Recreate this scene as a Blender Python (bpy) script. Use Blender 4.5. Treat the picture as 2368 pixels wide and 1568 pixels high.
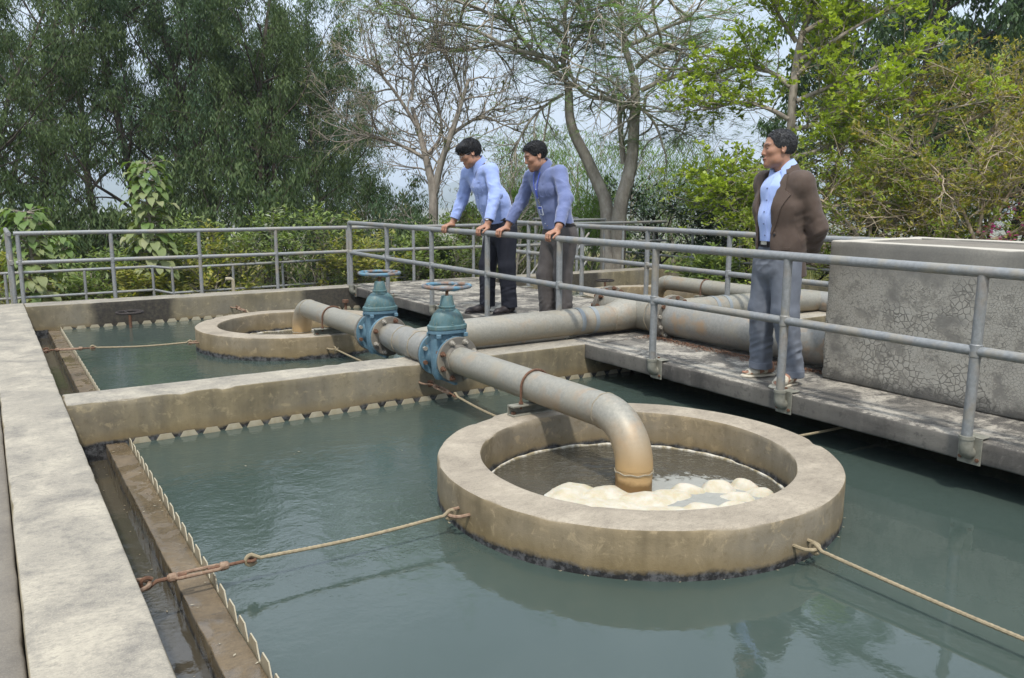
import bpy, math, random
import numpy as np
from mathutils import Vector, Matrix

# ------------------------------------------------------------------ scene, camera, light
for o in list(bpy.data.objects):
    bpy.data.objects.remove(o, do_unlink=True)
SC = bpy.context.scene
COL = SC.collection
random.seed(7)
RNG = np.random.default_rng(7)

def make_camera():
    pitch, yaw, roll = .17376, .57345, .00357
    fh = Vector((math.sin(yaw), math.cos(yaw), 0)); r0 = Vector((math.cos(yaw), -math.sin(yaw), 0)); up = Vector((0, 0, 1))
    f = fh*math.cos(pitch) - up*math.sin(pitch)
    u0 = fh*math.sin(pitch) + up*math.cos(pitch)
    r = r0*math.cos(roll) + u0*math.sin(roll)
    u = u0*math.cos(roll) - r0*math.sin(roll)
    cd = bpy.data.cameras.new('camera'); cd.sensor_width = 36.0; cd.lens = 36.0*1882.05/2367.0
    cd.clip_start = .05; cd.clip_end = 20000
    co = bpy.data.objects.new('camera', cd); COL.objects.link(co)
    m = Matrix(((r.x, u.x, -f.x, 0), (r.y, u.y, -f.y, 0), (r.z, u.z, -f.z, 1.28), (0, 0, 0, 1)))
    co.matrix_world = m
    SC.camera = co
make_camera()

SUN_TO = Vector((-.34, -.52, 1.10)).normalized()       # towards the sun: behind the camera, a little left, high
def make_light():
    w = bpy.data.worlds.new('World'); SC.world = w; w.use_nodes = True
    nt = w.node_tree; n = nt.nodes; l = nt.links; n.clear()
    out = n.new('ShaderNodeOutputWorld'); bg = n.new('ShaderNodeBackground')
    sky = n.new('ShaderNodeTexSky'); sky.sky_type = 'NISHITA'; sky.sun_disc = False
    sky.sun_elevation = math.asin(SUN_TO.z); sky.sun_rotation = math.atan2(SUN_TO.x, SUN_TO.y)
    sky.air_density = 1.0; sky.dust_density = 3.0; sky.ozone_density = 1.2; sky.altitude = 60
    # broken thin cloud over the whole dome
    tc = n.new('ShaderNodeTexCoord'); mp = n.new('ShaderNodeMapping'); mp.inputs['Scale'].default_value = (1.0, 1.0, 2.6)
    nz = n.new('ShaderNodeTexNoise'); nz.inputs['Scale'].default_value = 2.2; nz.inputs['Detail'].default_value = 7; nz.inputs['Roughness'].default_value = .55
    rp = n.new('ShaderNodeValToRGB'); rp.color_ramp.elements[0].position = .34; rp.color_ramp.elements[1].position = .70
    rp.color_ramp.elements[0].color = (.40, .40, .40, 1); rp.color_ramp.elements[1].color = (.92, .92, .92, 1)
    mx = n.new('ShaderNodeMix'); mx.data_type = 'RGBA'; mx.inputs[7].default_value = (6.2, 6.7, 7.4, 1)
    l.new(tc.outputs['Generated'], mp.inputs['Vector']); l.new(mp.outputs['Vector'], nz.inputs['Vector']); l.new(nz.outputs['Fac'], rp.inputs['Fac'])
    # cloud brightness after the overcast-sky rule: (1 + 2 sin elevation) / 3
    sx = n.new('ShaderNodeSeparateXYZ'); l.new(tc.outputs['Generated'], sx.inputs[0])
    ov = n.new('ShaderNodeMapRange'); ov.clamp = True; l.new(sx.outputs['Z'], ov.inputs['Value']); ov.inputs['From Min'].default_value = 0; ov.inputs['From Max'].default_value = 1; ov.inputs['To Min'].default_value = .80; ov.inputs['To Max'].default_value = 2.40
    cm = n.new('ShaderNodeVectorMath'); cm.operation = 'SCALE'; cm.inputs[0].default_value = (5.7, 6.35, 7.2); l.new(ov.outputs['Result'], cm.inputs['Scale']); l.new(cm.outputs[0], mx.inputs[7])
    l.new(rp.outputs['Color'], mx.inputs[0]); l.new(sky.outputs['Color'], mx.inputs[6]); l.new(mx.outputs[2], bg.inputs['Color'])
    bg.inputs['Strength'].default_value = .125
    l.new(bg.outputs['Background'], out.inputs['Surface'])
    sd = bpy.data.lights.new('sun', 'SUN'); sd.energy = 2.8; sd.angle = math.radians(3.5); sd.color = (1.0, .955, .88)
    so = bpy.data.objects.new('sun', sd); COL.objects.link(so)
    so.rotation_euler = SUN_TO.to_track_quat('Z', 'Y').to_euler(); so.location = (-20, -20, 40)
make_light()
SC.view_settings.view_transform = 'Standard'; SC.view_settings.look = 'None'
SC.view_settings.exposure = 0.46; SC.view_settings.gamma = 1.0; SC.view_settings.use_curve_mapping = False
SC.render.engine = 'CYCLES'
SC.cycles.use_denoising = True
SC.cycles.max_bounces = 6; SC.cycles.diffuse_bounces = 3; SC.cycles.glossy_bounces = 3
SC.cycles.transmission_bounces = 3; SC.cycles.transparent_max_bounces = 6; SC.cycles.volume_bounces = 0
SC.cycles.caustics_reflective = False; SC.cycles.caustics_refractive = False
SC.cycles.sample_clamp_indirect = 6

# ------------------------------------------------------------------ noise
_T = np.random.default_rng(3).random((64, 64, 64)).astype(np.float32)
def vnoise(x, y, z):
    x, y, z = np.broadcast_arrays(x, y, z)
    xi = np.floor(x).astype(np.int64); yi = np.floor(y).astype(np.int64); zi = np.floor(z).astype(np.int64)
    fx = (x-xi); fy = (y-yi); fz = (z-zi)
    fx = fx*fx*(3-2*fx); fy = fy*fy*(3-2*fy); fz = fz*fz*(3-2*fz)
    xi &= 63; yi &= 63; zi &= 63; x1 = (xi+1) & 63; y1 = (yi+1) & 63; z1 = (zi+1) & 63
    def L(a, b, t): return a+(b-a)*t
    c = L(L(L(_T[xi, yi, zi], _T[x1, yi, zi], fx), L(_T[xi, y1, zi], _T[x1, y1, zi], fx), fy),
          L(L(_T[xi, yi, z1], _T[x1, yi, z1], fx), L(_T[xi, y1, z1], _T[x1, y1, z1], fx), fy), fz)
    return c*2-1
def fbm(x, y, z, s=1., oct=3):
    v = 0; a = .5
    for i in range(oct):
        v = v+a*vnoise(x*s+17.3*i, y*s+9.1*i, z*s+31.7*i); s *= 2.03; a *= .5
    return v

# ------------------------------------------------------------------ materials
MATS = {}
class NT:
    """small helper round one material's node tree"""
    def __init__(s, name):
        m = bpy.data.materials.new(name); m.use_nodes = True; s.m = m; s.n = m.node_tree.nodes; s.l = m.node_tree.links
        s.n.clear(); s.out = s.n.new('ShaderNodeOutputMaterial'); MATS[name] = m
        s.b = None
    def new(s, t, **k):
        d = s.n.new('ShaderNode'+t)
        for a, v in k.items(): setattr(d, a, v)
        return d
    def link(s, a, b): s.l.new(a, b)
    def setin(s, sock, v):
        if hasattr(v, 'is_linked') or hasattr(v, 'links'): s.l.new(v, sock)
        elif isinstance(v, (tuple, list)) and len(v) == 3 and sock.type == 'RGBA': sock.default_value = (*v, 1)
        else: sock.default_value = v
    def pos(s):
        g = s.new('NewGeometry'); return g.outputs['Position']
    def obj(s):
        g = s.new('TexCoord'); return g.outputs['Object']
    def nz(s):
        g = s.new('NewGeometry'); x = s.new('SeparateXYZ'); s.link(g.outputs['Normal'], x.inputs[0]); return x.outputs['Z']
    def xyz(s, v):
        x = s.new('SeparateXYZ'); s.link(v, x.inputs[0]); return x.outputs
    def map(s, v, scale=(1, 1, 1), loc=(0, 0, 0), rot=(0, 0, 0)):
        m = s.new('Mapping'); s.link(v, m.inputs['Vector']); m.inputs['Scale'].default_value = scale; m.inputs['Location'].default_value = loc; m.inputs['Rotation'].default_value = rot
        return m.outputs['Vector']
    def noise(s, v, scale, detail=4, rough=.55, dist=0.):
        t = s.new('TexNoise'); s.link(v, t.inputs['Vector']); t.inputs['Scale'].default_value = scale; t.inputs['Detail'].default_value = detail
        t.inputs['Roughness'].default_value = rough; t.inputs['Distortion'].default_value = dist
        return t.outputs['Fac']
    def vor(s, v, scale, feature='F1', rand=1.):
        t = s.new('TexVoronoi'); t.feature = feature; s.link(v, t.inputs['Vector']); t.inputs['Scale'].default_value = scale; t.inputs['Randomness'].default_value = rand
        return t.outputs['Distance']
    def ramp(s, f, a, b, c0=0., c1=1.):
        t = s.new('MapRange'); t.clamp = True; s.link(f, t.inputs['Value'])
        t.inputs['From Min'].default_value = a; t.inputs['From Max'].default_value = b; t.inputs['To Min'].default_value = c0; t.inputs['To Max'].default_value = c1
        return t.outputs['Result']
    def math(s, op, a, b=0.):
        t = s.new('Math'); t.operation = op; s.setin(t.inputs[0], a); s.setin(t.inputs[1], b); return t.outputs[0]
    def mix(s, f, a, b, mode='MIX'):
        t = s.new('Mix'); t.data_type = 'RGBA'; t.blend_type = mode; s.setin(t.inputs[0], f); s.setin(t.inputs[6], a); s.setin(t.inputs[7], b); return t.outputs[2]
    def bsdf(s, col, rough=.7, metal=0., bump=None, bstr=.3, bdist=.01, spec=.5, **k):
        b = s.new('BsdfPrincipled'); s.b = b
        s.setin(b.inputs['Base Color'], col); s.setin(b.inputs['Roughness'], rough); s.setin(b.inputs['Metallic'], metal)
        b.inputs['Specular IOR Level'].default_value = spec
        for kk, v in k.items(): s.setin(b.inputs[kk.replace('_', ' ')], v)
        if bump is not None:
            u = s.new('Bump'); u.inputs['Strength'].default_value = bstr; u.inputs['Distance'].default_value = bdist
            s.link(bump, u.inputs['Height']); s.link(u.outputs['Normal'], b.inputs['Normal'])
        s.link(b.outputs['BSDF'], s.out.inputs['Surface'])
        return s.m

def m_concrete(name, top, top_dark, side, side_dark, stain=None, waterline=None, streak=True, topamt=(.42, .66), wet=False):
    t = NT(name); p = t.pos()
    n1 = t.noise(p, 3.2, 8, .68, .4); n2 = t.noise(p, 26., 6, .7); n3 = t.noise(t.map(p, (1, 1, .12)), 9., 4, .6); n4 = t.noise(p, 160., 2, .6); n5 = t.noise(p, 1.1, 3, .5)
    f = t.ramp(t.math('ADD', t.math('MULTIPLY', n1, .65), t.math('MULTIPLY', n2, .35)), topamt[0], topamt[1])
    ctop = t.mix(f, top_dark, top)
    ctop = t.mix(t.math('MULTIPLY', t.ramp(t.noise(t.map(p, (1, .7, 1)), 2.0, 8, .72, .5), .52, .60), .62), ctop, tuple((a_*.55+b_*.45) for a_, b_ in zip(top_dark, top)))
    ctop = t.mix(t.math('MULTIPLY', t.ramp(n2, .54, .64), .55), ctop, top_dark)
    ctop = t.mix(t.math('MULTIPLY', t.ramp(t.noise(t.map(p, (.35, 1, 1)), 75., 4, .75), .50, .64), .5), ctop, top_dark)
    ctop = t.mix(t.math('MULTIPLY', t.ramp(n4, .5, .7), .25), ctop, tuple(min(1, c*1.35) for c in top))
    fs = t.ramp(t.math('ADD', t.math('MULTIPLY', n1, .5), t.math('MULTIPLY', n3, .5)), .38, .62)
    cside = t.mix(fs, side_dark, side)
    cside = t.mix(t.math('MULTIPLY', t.ramp(n5, .42, .62), .45), cside, (.22, .205, .175))
    cside = t.mix(t.math('MULTIPLY', t.ramp(n2, .54, .64), .45), cside, side_dark)
    cside = t.mix(t.math('MULTIPLY', t.ramp(t.noise(p, 12., 6, .7, .6), .56, .64), .5), cside, tuple(min(1, c*1.45) for c in side))
    z = t.xyz(p)['Z']
    if waterline:
        zl, band = waterline
        zz = t.math('ADD', z, t.math('MULTIPLY', t.math('SUBTRACT', t.noise(p, 6., 5, .65), .5), band*1.6))
        cside = t.mix(t.math('MULTIPLY', t.ramp(zz, zl+band*1.2, zl+band*2.6, .55, 0.), 1.), cside, (.17, .12, .05))
        cside = t.mix(t.ramp(zz, zl+band*.7, zl+band*1.15, 1., 0.), cside, t.mix(t.ramp(n2, .45, .6), (.018, .018, .018), (.09, .09, .09)))
    if stain:
        x = t.xyz(p)['X']
        for (x0, x1, amt) in stain:
            xx = t.math('ADD', x, t.math('MULTIPLY', t.math('SUBTRACT', t.noise(p, 2.5, 4, .6), .5), .25))
            ms = t.math('MULTIPLY', t.ramp(xx, x0, x0+.12), t.ramp(xx, x1-.12, x1, 1., 0.))
            ms = t.math('MULTIPLY', t.math('MULTIPLY', ms, t.ramp(t.noise(p, 22., 6, .75), .25, .6, .65, 1.)), amt)
            cside = t.mix(ms, cside, (.032, .029, .026))
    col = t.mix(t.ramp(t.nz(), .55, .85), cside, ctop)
    h = t.math('ADD', t.math('MULTIPLY', n2, .7), t.math('MULTIPLY', n4, .3))
    rg = t.ramp(t.noise(p, 5., 4, .6, .8), .44, .54, .85, .06) if wet else .9
    t.bsdf(col, rg, 0, h, .2 if wet else .5, .006, .5 if wet else .25)
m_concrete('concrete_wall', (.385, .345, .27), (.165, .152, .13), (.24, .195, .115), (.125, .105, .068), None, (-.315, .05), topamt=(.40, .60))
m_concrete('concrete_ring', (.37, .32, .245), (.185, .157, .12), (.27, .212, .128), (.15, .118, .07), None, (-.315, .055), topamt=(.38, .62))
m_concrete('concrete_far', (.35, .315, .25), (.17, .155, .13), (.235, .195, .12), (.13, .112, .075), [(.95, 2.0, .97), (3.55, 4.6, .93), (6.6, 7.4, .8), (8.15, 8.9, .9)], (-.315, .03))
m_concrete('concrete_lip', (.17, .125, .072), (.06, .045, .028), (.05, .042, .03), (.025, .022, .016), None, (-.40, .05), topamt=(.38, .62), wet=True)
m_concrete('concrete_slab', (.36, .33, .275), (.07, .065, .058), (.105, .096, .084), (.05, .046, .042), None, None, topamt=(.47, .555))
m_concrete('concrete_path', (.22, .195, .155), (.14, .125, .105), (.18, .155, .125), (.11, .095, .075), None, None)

def m_crackle():
    t = NT('crackled_plaster'); p = t.pos()
    pw = t.new('VectorMath', operation='ADD'); t.link(p, pw.inputs[0])
    ns = t.new('TexNoise'); t.link(p, ns.inputs['Vector']); ns.inputs['Scale'].default_value = 7.
    sc = t.new('VectorMath', operation='SCALE'); t.link(ns.outputs['Color'], sc.inputs[0]); sc.inputs['Scale'].default_value = .05
    t.link(sc.outputs[0], pw.inputs[1]); pp = pw.outputs[0]
    e1 = t.vor(pp, 27., 'DISTANCE_TO_EDGE'); e2 = t.vor(pp, 52., 'DISTANCE_TO_EDGE')
    big = t.noise(p, 3.0, 5, .6); med = t.noise(p, 9., 5, .65); fine = t.noise(p, 70., 4, .7)
    sel = t.ramp(t.noise(p, 2.2, 2, .5), .45, .55)
    e = t.math('ADD', t.math('MULTIPLY', e1, t.math('SUBTRACT', 1., sel)), t.math('MULTIPLY', t.math('MULTIPLY', e2, 1.6), sel))
    crack = t.ramp(e, .035, .11, 1., 0.)
    z = t.xyz(p)['Z']
    patch = t.math('MULTIPLY', t.ramp(big, .36, .48), t.ramp(med, .36, .48))
    patch = t.math('MULTIPLY', patch, t.ramp(t.math('ADD', z, t.math('MULTIPLY', t.math('SUBTRACT', med, .5), .3)), .70, .86, 1., 0.))
    base = t.mix(t.ramp(big, .3, .7), (.16, .152, .135), (.25, .235, .20))
    base = t.mix(t.ramp(fine, .35, .65, 0., .35), base, (.12, .115, .105))
    chip = t.mix(t.ramp(med, .3, .7), (.30, .28, .235), (.37, .355, .31))
    col = t.mix(t.math('MULTIPLY', patch, .8), base, chip)
    col = t.mix(t.math('MULTIPLY', crack, t.ramp(patch, .1, .6, .05, .75)), col, (.12, .113, .098))
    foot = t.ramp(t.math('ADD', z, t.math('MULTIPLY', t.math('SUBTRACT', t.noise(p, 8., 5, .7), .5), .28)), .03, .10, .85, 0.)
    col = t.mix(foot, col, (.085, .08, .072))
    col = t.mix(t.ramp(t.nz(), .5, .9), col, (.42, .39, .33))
    h = t.math('ADD', t.math('MULTIPLY', t.ramp(e, 0., .09), patch), t.math('MULTIPLY', fine, .4))
    t.bsdf(col, .88, 0, h, .45, .005, .25)
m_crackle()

def m_galv(name, base=(.40, .41, .405), ochre=None, rustamt=.35, rough=.5):
    t = NT(name); p = t.pos()
    n1 = t.noise(p, 5., 5, .6); n2 = t.noise(p, 45., 4, .6); sp = t.vor(p, 90., 'F1')
    col = t.mix(t.ramp(n2, .3, .7), tuple(c*.78 for c in base), tuple(min(1, c*1.14) for c in base))
    col = t.mix(t.math('MULTIPLY', t.ramp(sp, .0, .6), .25), col, tuple(c*.72 for c in base))
    col = t.mix(t.math('MULTIPLY', t.ramp(n1, .50, .62), .55), col, (.29, .255, .19))
    col = t.mix(t.math('MULTIPLY', t.ramp(t.noise(p, 3.4, 5, .62), .56, .68), rustamt), col, (.34, .22, .12))
    if ochre:
        z = t.xyz(p)['Z']
        zz = t.math('ADD', z, t.math('MULTIPLY', t.math('SUBTRACT', t.noise(p, 5., 4, .6), .5), .12))
        col = t.mix(t.ramp(zz, ochre[0], ochre[1], .95, 0.), col, (.44, .29, .135))
        col = t.mix(t.ramp(zz, ochre[0]-.09, ochre[0]-.06, .9, 0.), col, (.15, .085, .03))
    t.bsdf(col, t.ramp(n2, .3, .7, rough-.08, rough+.14), .25, n2, .12, .004, .4)
m_galv('galvanised_rail', (.245, .252, .25), None, .2, .48)
m_galv('galvanised_pipe', (.29, .275, .23), (-.15, .10), .5, .5)
m_galv('galvanised_big_pipe', (.27, .262, .235), None, .75, .52)
m_galv('flange_steel', (.17, .155, .13), None, .5, .65)

def m_paint():
    t = NT('blue_valve_paint'); p = t.pos(); n1 = t.noise(p, 14., 5, .65); n2 = t.noise(p, 60., 4, .6)
    col = t.mix(t.ramp(n1, .35, .65), (.075, .145, .19), (.11, .195, .245))
    col = t.mix(t.math('MULTIPLY', t.ramp(n2, .52, .7), .5), col, (.19, .26, .28))
    col = t.mix(t.math('MULTIPLY', t.ramp(t.noise(p, 18., 6, .7), .64, .70), .75), col, (.25, .12, .05))
    t.bsdf(col, .5, 0, n2, .15, .003, .4)
    t = NT('green_valve_paint'); p = t.pos(); n1 = t.noise(p, 11., 5, .65); n2 = t.noise(t.map(p, (1, 1, .3)), 60., 4, .6)
    col = t.mix(t.ramp(n1, .35, .65), (.05, .105, .105), (.09, .165, .18))
    col = t.mix(t.math('MULTIPLY', t.ramp(n2, .5, .66), .55), col, (.14, .16, .12))
    t.bsdf(col, .5, 0, n2, .15, .003, .4)
    t = NT('handwheel_paint'); p = t.pos(); n1 = t.noise(p, 10., 4, .6)
    col = t.mix(t.ramp(n1, .40, .60), (.085, .195, .27), (.19, .115, .075))
    col = t.mix(t.ramp(t.noise(p, 45., 3, .6), .5, .7, 0., .5), col, (.17, .22, .22))
    t.bsdf(col, .6, 0, n1, .2, .004, .35)
    for nm, a, b in (('rust', (.085, .042, .026), (.16, .085, .05)), ('black_iron', (.018, .016, .015), (.05, .04, .035)), ('dusty_rebar', (.30, .245, .155), (.20, .16, .10)),
                     ('rusty_rebar', (.16, .095, .06), (.27, .19, .13)), ('bolt_steel', (.24, .22, .18), (.34, .31, .26)), ('weld', (.20, .17, .12), (.29, .25, .18))):
        t = NT(nm); p = t.pos(); n1 = t.noise(p, 60., 4, .65); t.bsdf(t.mix(t.ramp(n1, .35, .65), a, b), .8, 0, n1, .3, .003, .3)
    t = NT('weir_plastic'); p = t.pos(); n1 = t.noise(t.map(p, (1, 1, .4)), 30., 4, .6); z = t.xyz(p)['Z']
    col = t.mix(t.ramp(n1, .3, .7), (.31, .265, .175), (.38, .34, .25))
    col = t.mix(t.ramp(t.math('ADD', z, t.math('MULTIPLY', t.math('SUBTRACT', n1, .5), .03)), -.32, -.285, .6, 0.), col, (.19, .14, .07))
    t.bsdf(col, .55, 0, n1, .1, .003, .4)
    t = NT('bracket_steel'); p = t.pos(); n1 = t.noise(p, 16., 4, .6)
    t.bsdf(t.mix(t.ramp(n1, .35, .65), (.16, .158, .125), (.26, .25, .205)), .65, .15, n1, .15, .003, .4)
m_paint()

def m_water(name, c0, c1, scale=7., strength=.25, dist=.01, foam=None, turb=None, rough=.02, spec=.5, calm=None, ior=1.333):
    t = NT(name); p = t.pos()
    w1 = t.noise(t.map(p, (1., 1., 1.)), scale, 3, .5); w2 = t.noise(t.map(p, (1, 1.2, 1), rot=(0, 0, .7)), scale*3.1, 3, .55, .3)
    col = t.mix(t.ramp(t.noise(p, .8, 3, .5), .35, .65), c0, c1)
    h = t.math('ADD', t.math('MULTIPLY', w1, .75), t.math('MULTIPLY', w2, .25))
    if calm:                                            # quiet water near the viewer, ruffled where water drops over the weirs
        xyz = t.xyz(p); a = t.ramp(t.math('ADD', t.math('MULTIPLY', xyz['X'], calm[0]), t.math('MULTIPLY', xyz['Y'], calm[1])), calm[2], calm[3], calm[4], 1.)
        h = t.math('MULTIPLY', h, a)
    rg = rough
    if turb:
        d = t.new('VectorMath', operation='DISTANCE'); t.link(p, d.inputs[0]); d.inputs[1].default_value = turb[0]
        f = t.ramp(d.outputs['Value'], turb[1]*.3, turb[1], 1., 0.)
        h = t.math('ADD', h, t.math('MULTIPLY', t.math('MULTIPLY', f, t.noise(p, 26., 4, .6)), 2.2))
    if foam:
        d = t.new('VectorMath', operation='DISTANCE'); t.link(p, d.inputs[0]); d.inputs[1].default_value = foam[0]
        f = t.ramp(d.outputs['Value'], foam[1]*.55, foam[1], .62, 0.)
        nn = t.noise(p, 20., 5, .62, .8)
        fm = t.ramp(t.math('ADD', nn, f), .82, 1.0)
        col = t.mix(t.math('MULTIPLY', fm, .85), col, (.30, .30, .27)); rg = t.ramp(fm, 0., 1., rough, .6)
    t.bsdf(col, rg, 0, h, strength, dist, spec, IOR=ior)
m_water('tank_water', (.040, .057, .048), (.047, .066, .056), 9., .5, .012, calm=(-.25, 1., 1.9, 4.0, .16), ior=1.55)
m_water('channel_water', (.05, .043, .03), (.06, .052, .037), 10., .3, .008, ior=1.5)
m_water('feed_water', (.055, .049, .035), (.068, .060, .044), 11., .9, .03, foam=((3.0, 2.85, -.3), .62), turb=((2.30, 3.55, -.3), .30))
m_water('feed_water_far', (.06, .053, .038), (.07, .063, .046), 11., .9, .03, foam=((2.90, 8.5, -.3), .8))
def m_foam():
    t = NT('foam'); p = t.pos(); n1 = t.noise(p, 14., 5, .6); n2 = t.noise(p, 160., 3, .6)
    col = t.mix(t.ramp(n1, .35, .65), (.40, .35, .24), (.47, .44, .37))
    t.bsdf(col, .85, 0, n2, .35, .004, .2, Subsurface_Weight=.15)
    t = NT('foam_rim'); p = t.pos(); n1 = t.noise(p, 24., 4, .6)
    t.bsdf(t.mix(t.ramp(n1, .4, .6), (.25, .21, .13), (.52, .49, .42)), .8, 0, n1, .3, .004, .2)
m_foam()

def m_ground():
    t = NT('ground_soil'); p = t.pos(); n1 = t.noise(p, .35, 5, .6); n2 = t.noise(p, 4., 6, .65)
    col = t.mix(t.ramp(n1, .38, .62), (.16, .125, .065), (.075, .10, .03))
    col = t.mix(t.ramp(n2, .4, .65, 0., .7), col, (.22, .19, .10))
    t.bsdf(col, .95, 0, n2, .6, .05, .2)
    t = NT('hill_forest'); p = t.pos(); n1 = t.noise(p, .012, 6, .65)
    t.bsdf(t.mix(t.ramp(n1, .35, .65), (.030, .050, .022), (.07, .085, .04)), .95, 0, n1, .8, 6., .1)
    for nm, a, b, sc in (('bark_dark', (.035, .03, .025), (.085, .07, .055), 14.), ('bark_grey', (.27, .235, .19), (.45, .40, .335), 9.), ('bark_brown', (.20, .17, .14), (.36, .315, .26), 10.), ('bark_twig', (.24, .21, .17), (.36, .33, .28), 20.),
                         ('bark_yellow', (.26, .20, .13), (.42, .35, .25), 16.)):
        t = NT(nm); p = t.pos(); n1 = t.noise(t.map(p, (1, 1, .5)), sc, 5, .65); t.bsdf(t.mix(t.ramp(n1, .35, .65), a, b), .9, 0, n1, .5, .01, .2)
m_ground()

def m_leaf(name, a, b, trans=.3, gloss=.35, spec=.25):
    """two leaf tones, told apart leaf by leaf through the mesh's own 'tone' attribute"""
    t = NT(name); at = t.new('Attribute'); at.attribute_name = 'tone'
    col = t.mix(at.outputs['Fac'], a, b)
    pr = t.new('BsdfPrincipled'); t.link(col, pr.inputs['Base Color']); pr.inputs['Roughness'].default_value = gloss; pr.inputs['Specular IOR Level'].default_value = spec
    tr = t.new('BsdfTranslucent'); cc = t.mix(1., col, (1.25, 1.3, .55), 'MULTIPLY'); t.link(cc, tr.inputs['Color'])
    mx = t.new('MixShader'); mx.inputs[0].default_value = trans; t.link(pr.outputs['BSDF'], mx.inputs[1]); t.link(tr.outputs['BSDF'], mx.inputs[2])
    t.link(mx.outputs[0], t.out.inputs['Surface'])
m_leaf('leaf_acacia', (.026, .052, .020), (.125, .17, .068), .25, .55, .15)
m_leaf('leaf_acacia_cool', (.026, .056, .028), (.11, .165, .078), .25, .55, .15)
m_leaf('leaf_feather', (.11, .19, .085), (.22, .33, .16), .35, .5)
m_leaf('leaf_dry', (.07, .085, .03), (.20, .20, .10), .3, .5)
m_leaf('leaf_lime', (.23, .31, .035), (.42, .50, .085), .42, .38)
m_leaf('leaf_gold', (.14, .19, .03), (.36, .28, .05), .35, .5)
m_leaf('leaf_gold_green', (.13, .20, .03), (.30, .34, .055), .35, .45)
m_leaf('leaf_dark', (.022, .052, .018), (.085, .14, .05), .2, .4)
m_leaf('leaf_bamboo', (.085, .16, .03), (.22, .33, .09), .35, .45)
m_leaf('leaf_shrub', (.085, .145, .04), (.26, .31, .10), .35, .42)
m_leaf('leaf_shrub_yellow', (.13, .19, .045), (.42, .37, .11), .4, .42)
m_leaf('leaf_teak', (.12, .19, .05), (.34, .33, .19), .3, .5)
m_leaf('leaf_grass', (.08, .12, .03), (.30, .28, .12), .35, .6)
m_leaf('petal_magenta', (.35, .03, .16), (.55, .10, .32), .3, .5)
m_leaf('leaf_pale', (.16, .19, .12), (.42, .44, .36), .3, .5)

def m_cloth(name, a, b, rough=.8, sc=14., weave=420., sheen=.3, bs=.12):
    t = NT(name); p = t.obj(); n1 = t.noise(p, sc, 4, .55); n2 = t.noise(p, weave, 2, .5)
    col = t.mix(t.ramp(n1, .35, .65), a, b); col = t.mix(t.ramp(n2, .35, .65, 0., .3), col, tuple(c*.75 for c in a))
    t.bsdf(col, rough, 0, n1, bs, .01, .25, Sheen_Weight=sheen)
m_cloth('shirt_light_blue', (.255, .335, .62), (.29, .37, .66))
m_cloth('shirt_mid_blue', (.11, .14, .275), (.135, .165, .31))
m_cloth('shirt_pale_blue', (.33, .43, .74), (.37, .47, .78))
m_cloth('trousers_navy', (.013, .014, .021), (.021, .022, .031), sheen=0.)
m_cloth('trousers_taupe', (.065, .057, .053), (.085, .075, .07), sheen=.05)
m_cloth('trousers_slate', (.125, .138, .165), (.155, .17, .20), sheen=.05)
m_cloth('jacket_brown', (.075, .052, .040), (.095, .068, .053), sheen=.08)
m_cloth('leather_black', (.012, .011, .012), (.025, .022, .022), .35, 10., 100., 0.)
m_cloth('leather_shoe', (.022, .017, .017), (.045, .036, .034), .42, 10., 100., 0.)
m_cloth('sandal_cream', (.50, .45, .35), (.58, .53, .43), .6, 10., 100., 0.)
m_cloth('lanyard_blue', (.02, .06, .42), (.03, .08, .5), .6)
m_cloth('badge_white', (.55, .60, .70), (.66, .70, .78), .3)
def m_skin():
    t = NT('skin'); at = t.new('Attribute'); at.attribute_name = 'paint'; p = t.obj(); n1 = t.noise(p, 60., 3, .5)
    col = t.mix(t.ramp(n1, .3, .7, 0., .12), at.outputs['Color'], (.30, .12, .07))
    t.bsdf(col, .48, 0, n1, .06, .003, .4, Subsurface_Weight=.08)
    t = NT('hair'); p = t.obj(); n1 = t.noise(t.map(p, (1, 1, .25)), 160., 3, .6)
    t.bsdf(t.mix(t.ramp(n1, .4, .7), (.006, .006, .007), (.016, .016, .018)), .6, 0, n1, .6, .004, .3)
    t = NT('hair_greying'); p = t.obj(); n1 = t.noise(t.map(p, (1, 1, .25)), 160., 3, .6)
    t.bsdf(t.mix(t.ramp(n1, .4, .75), (.010, .010, .011), (.05, .05, .052)), .65, 0, n1, .5, .004, .4)
    t = NT('steel_shiny'); t.bsdf((.55, .53, .5), .25, 1.0); t = NT('brass'); t.bsdf((.55, .42, .2), .3, 1.0)
    t = NT('spectacle_wire'); t.bsdf((.3, .29, .28), .3, .8)
m_skin()
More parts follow.
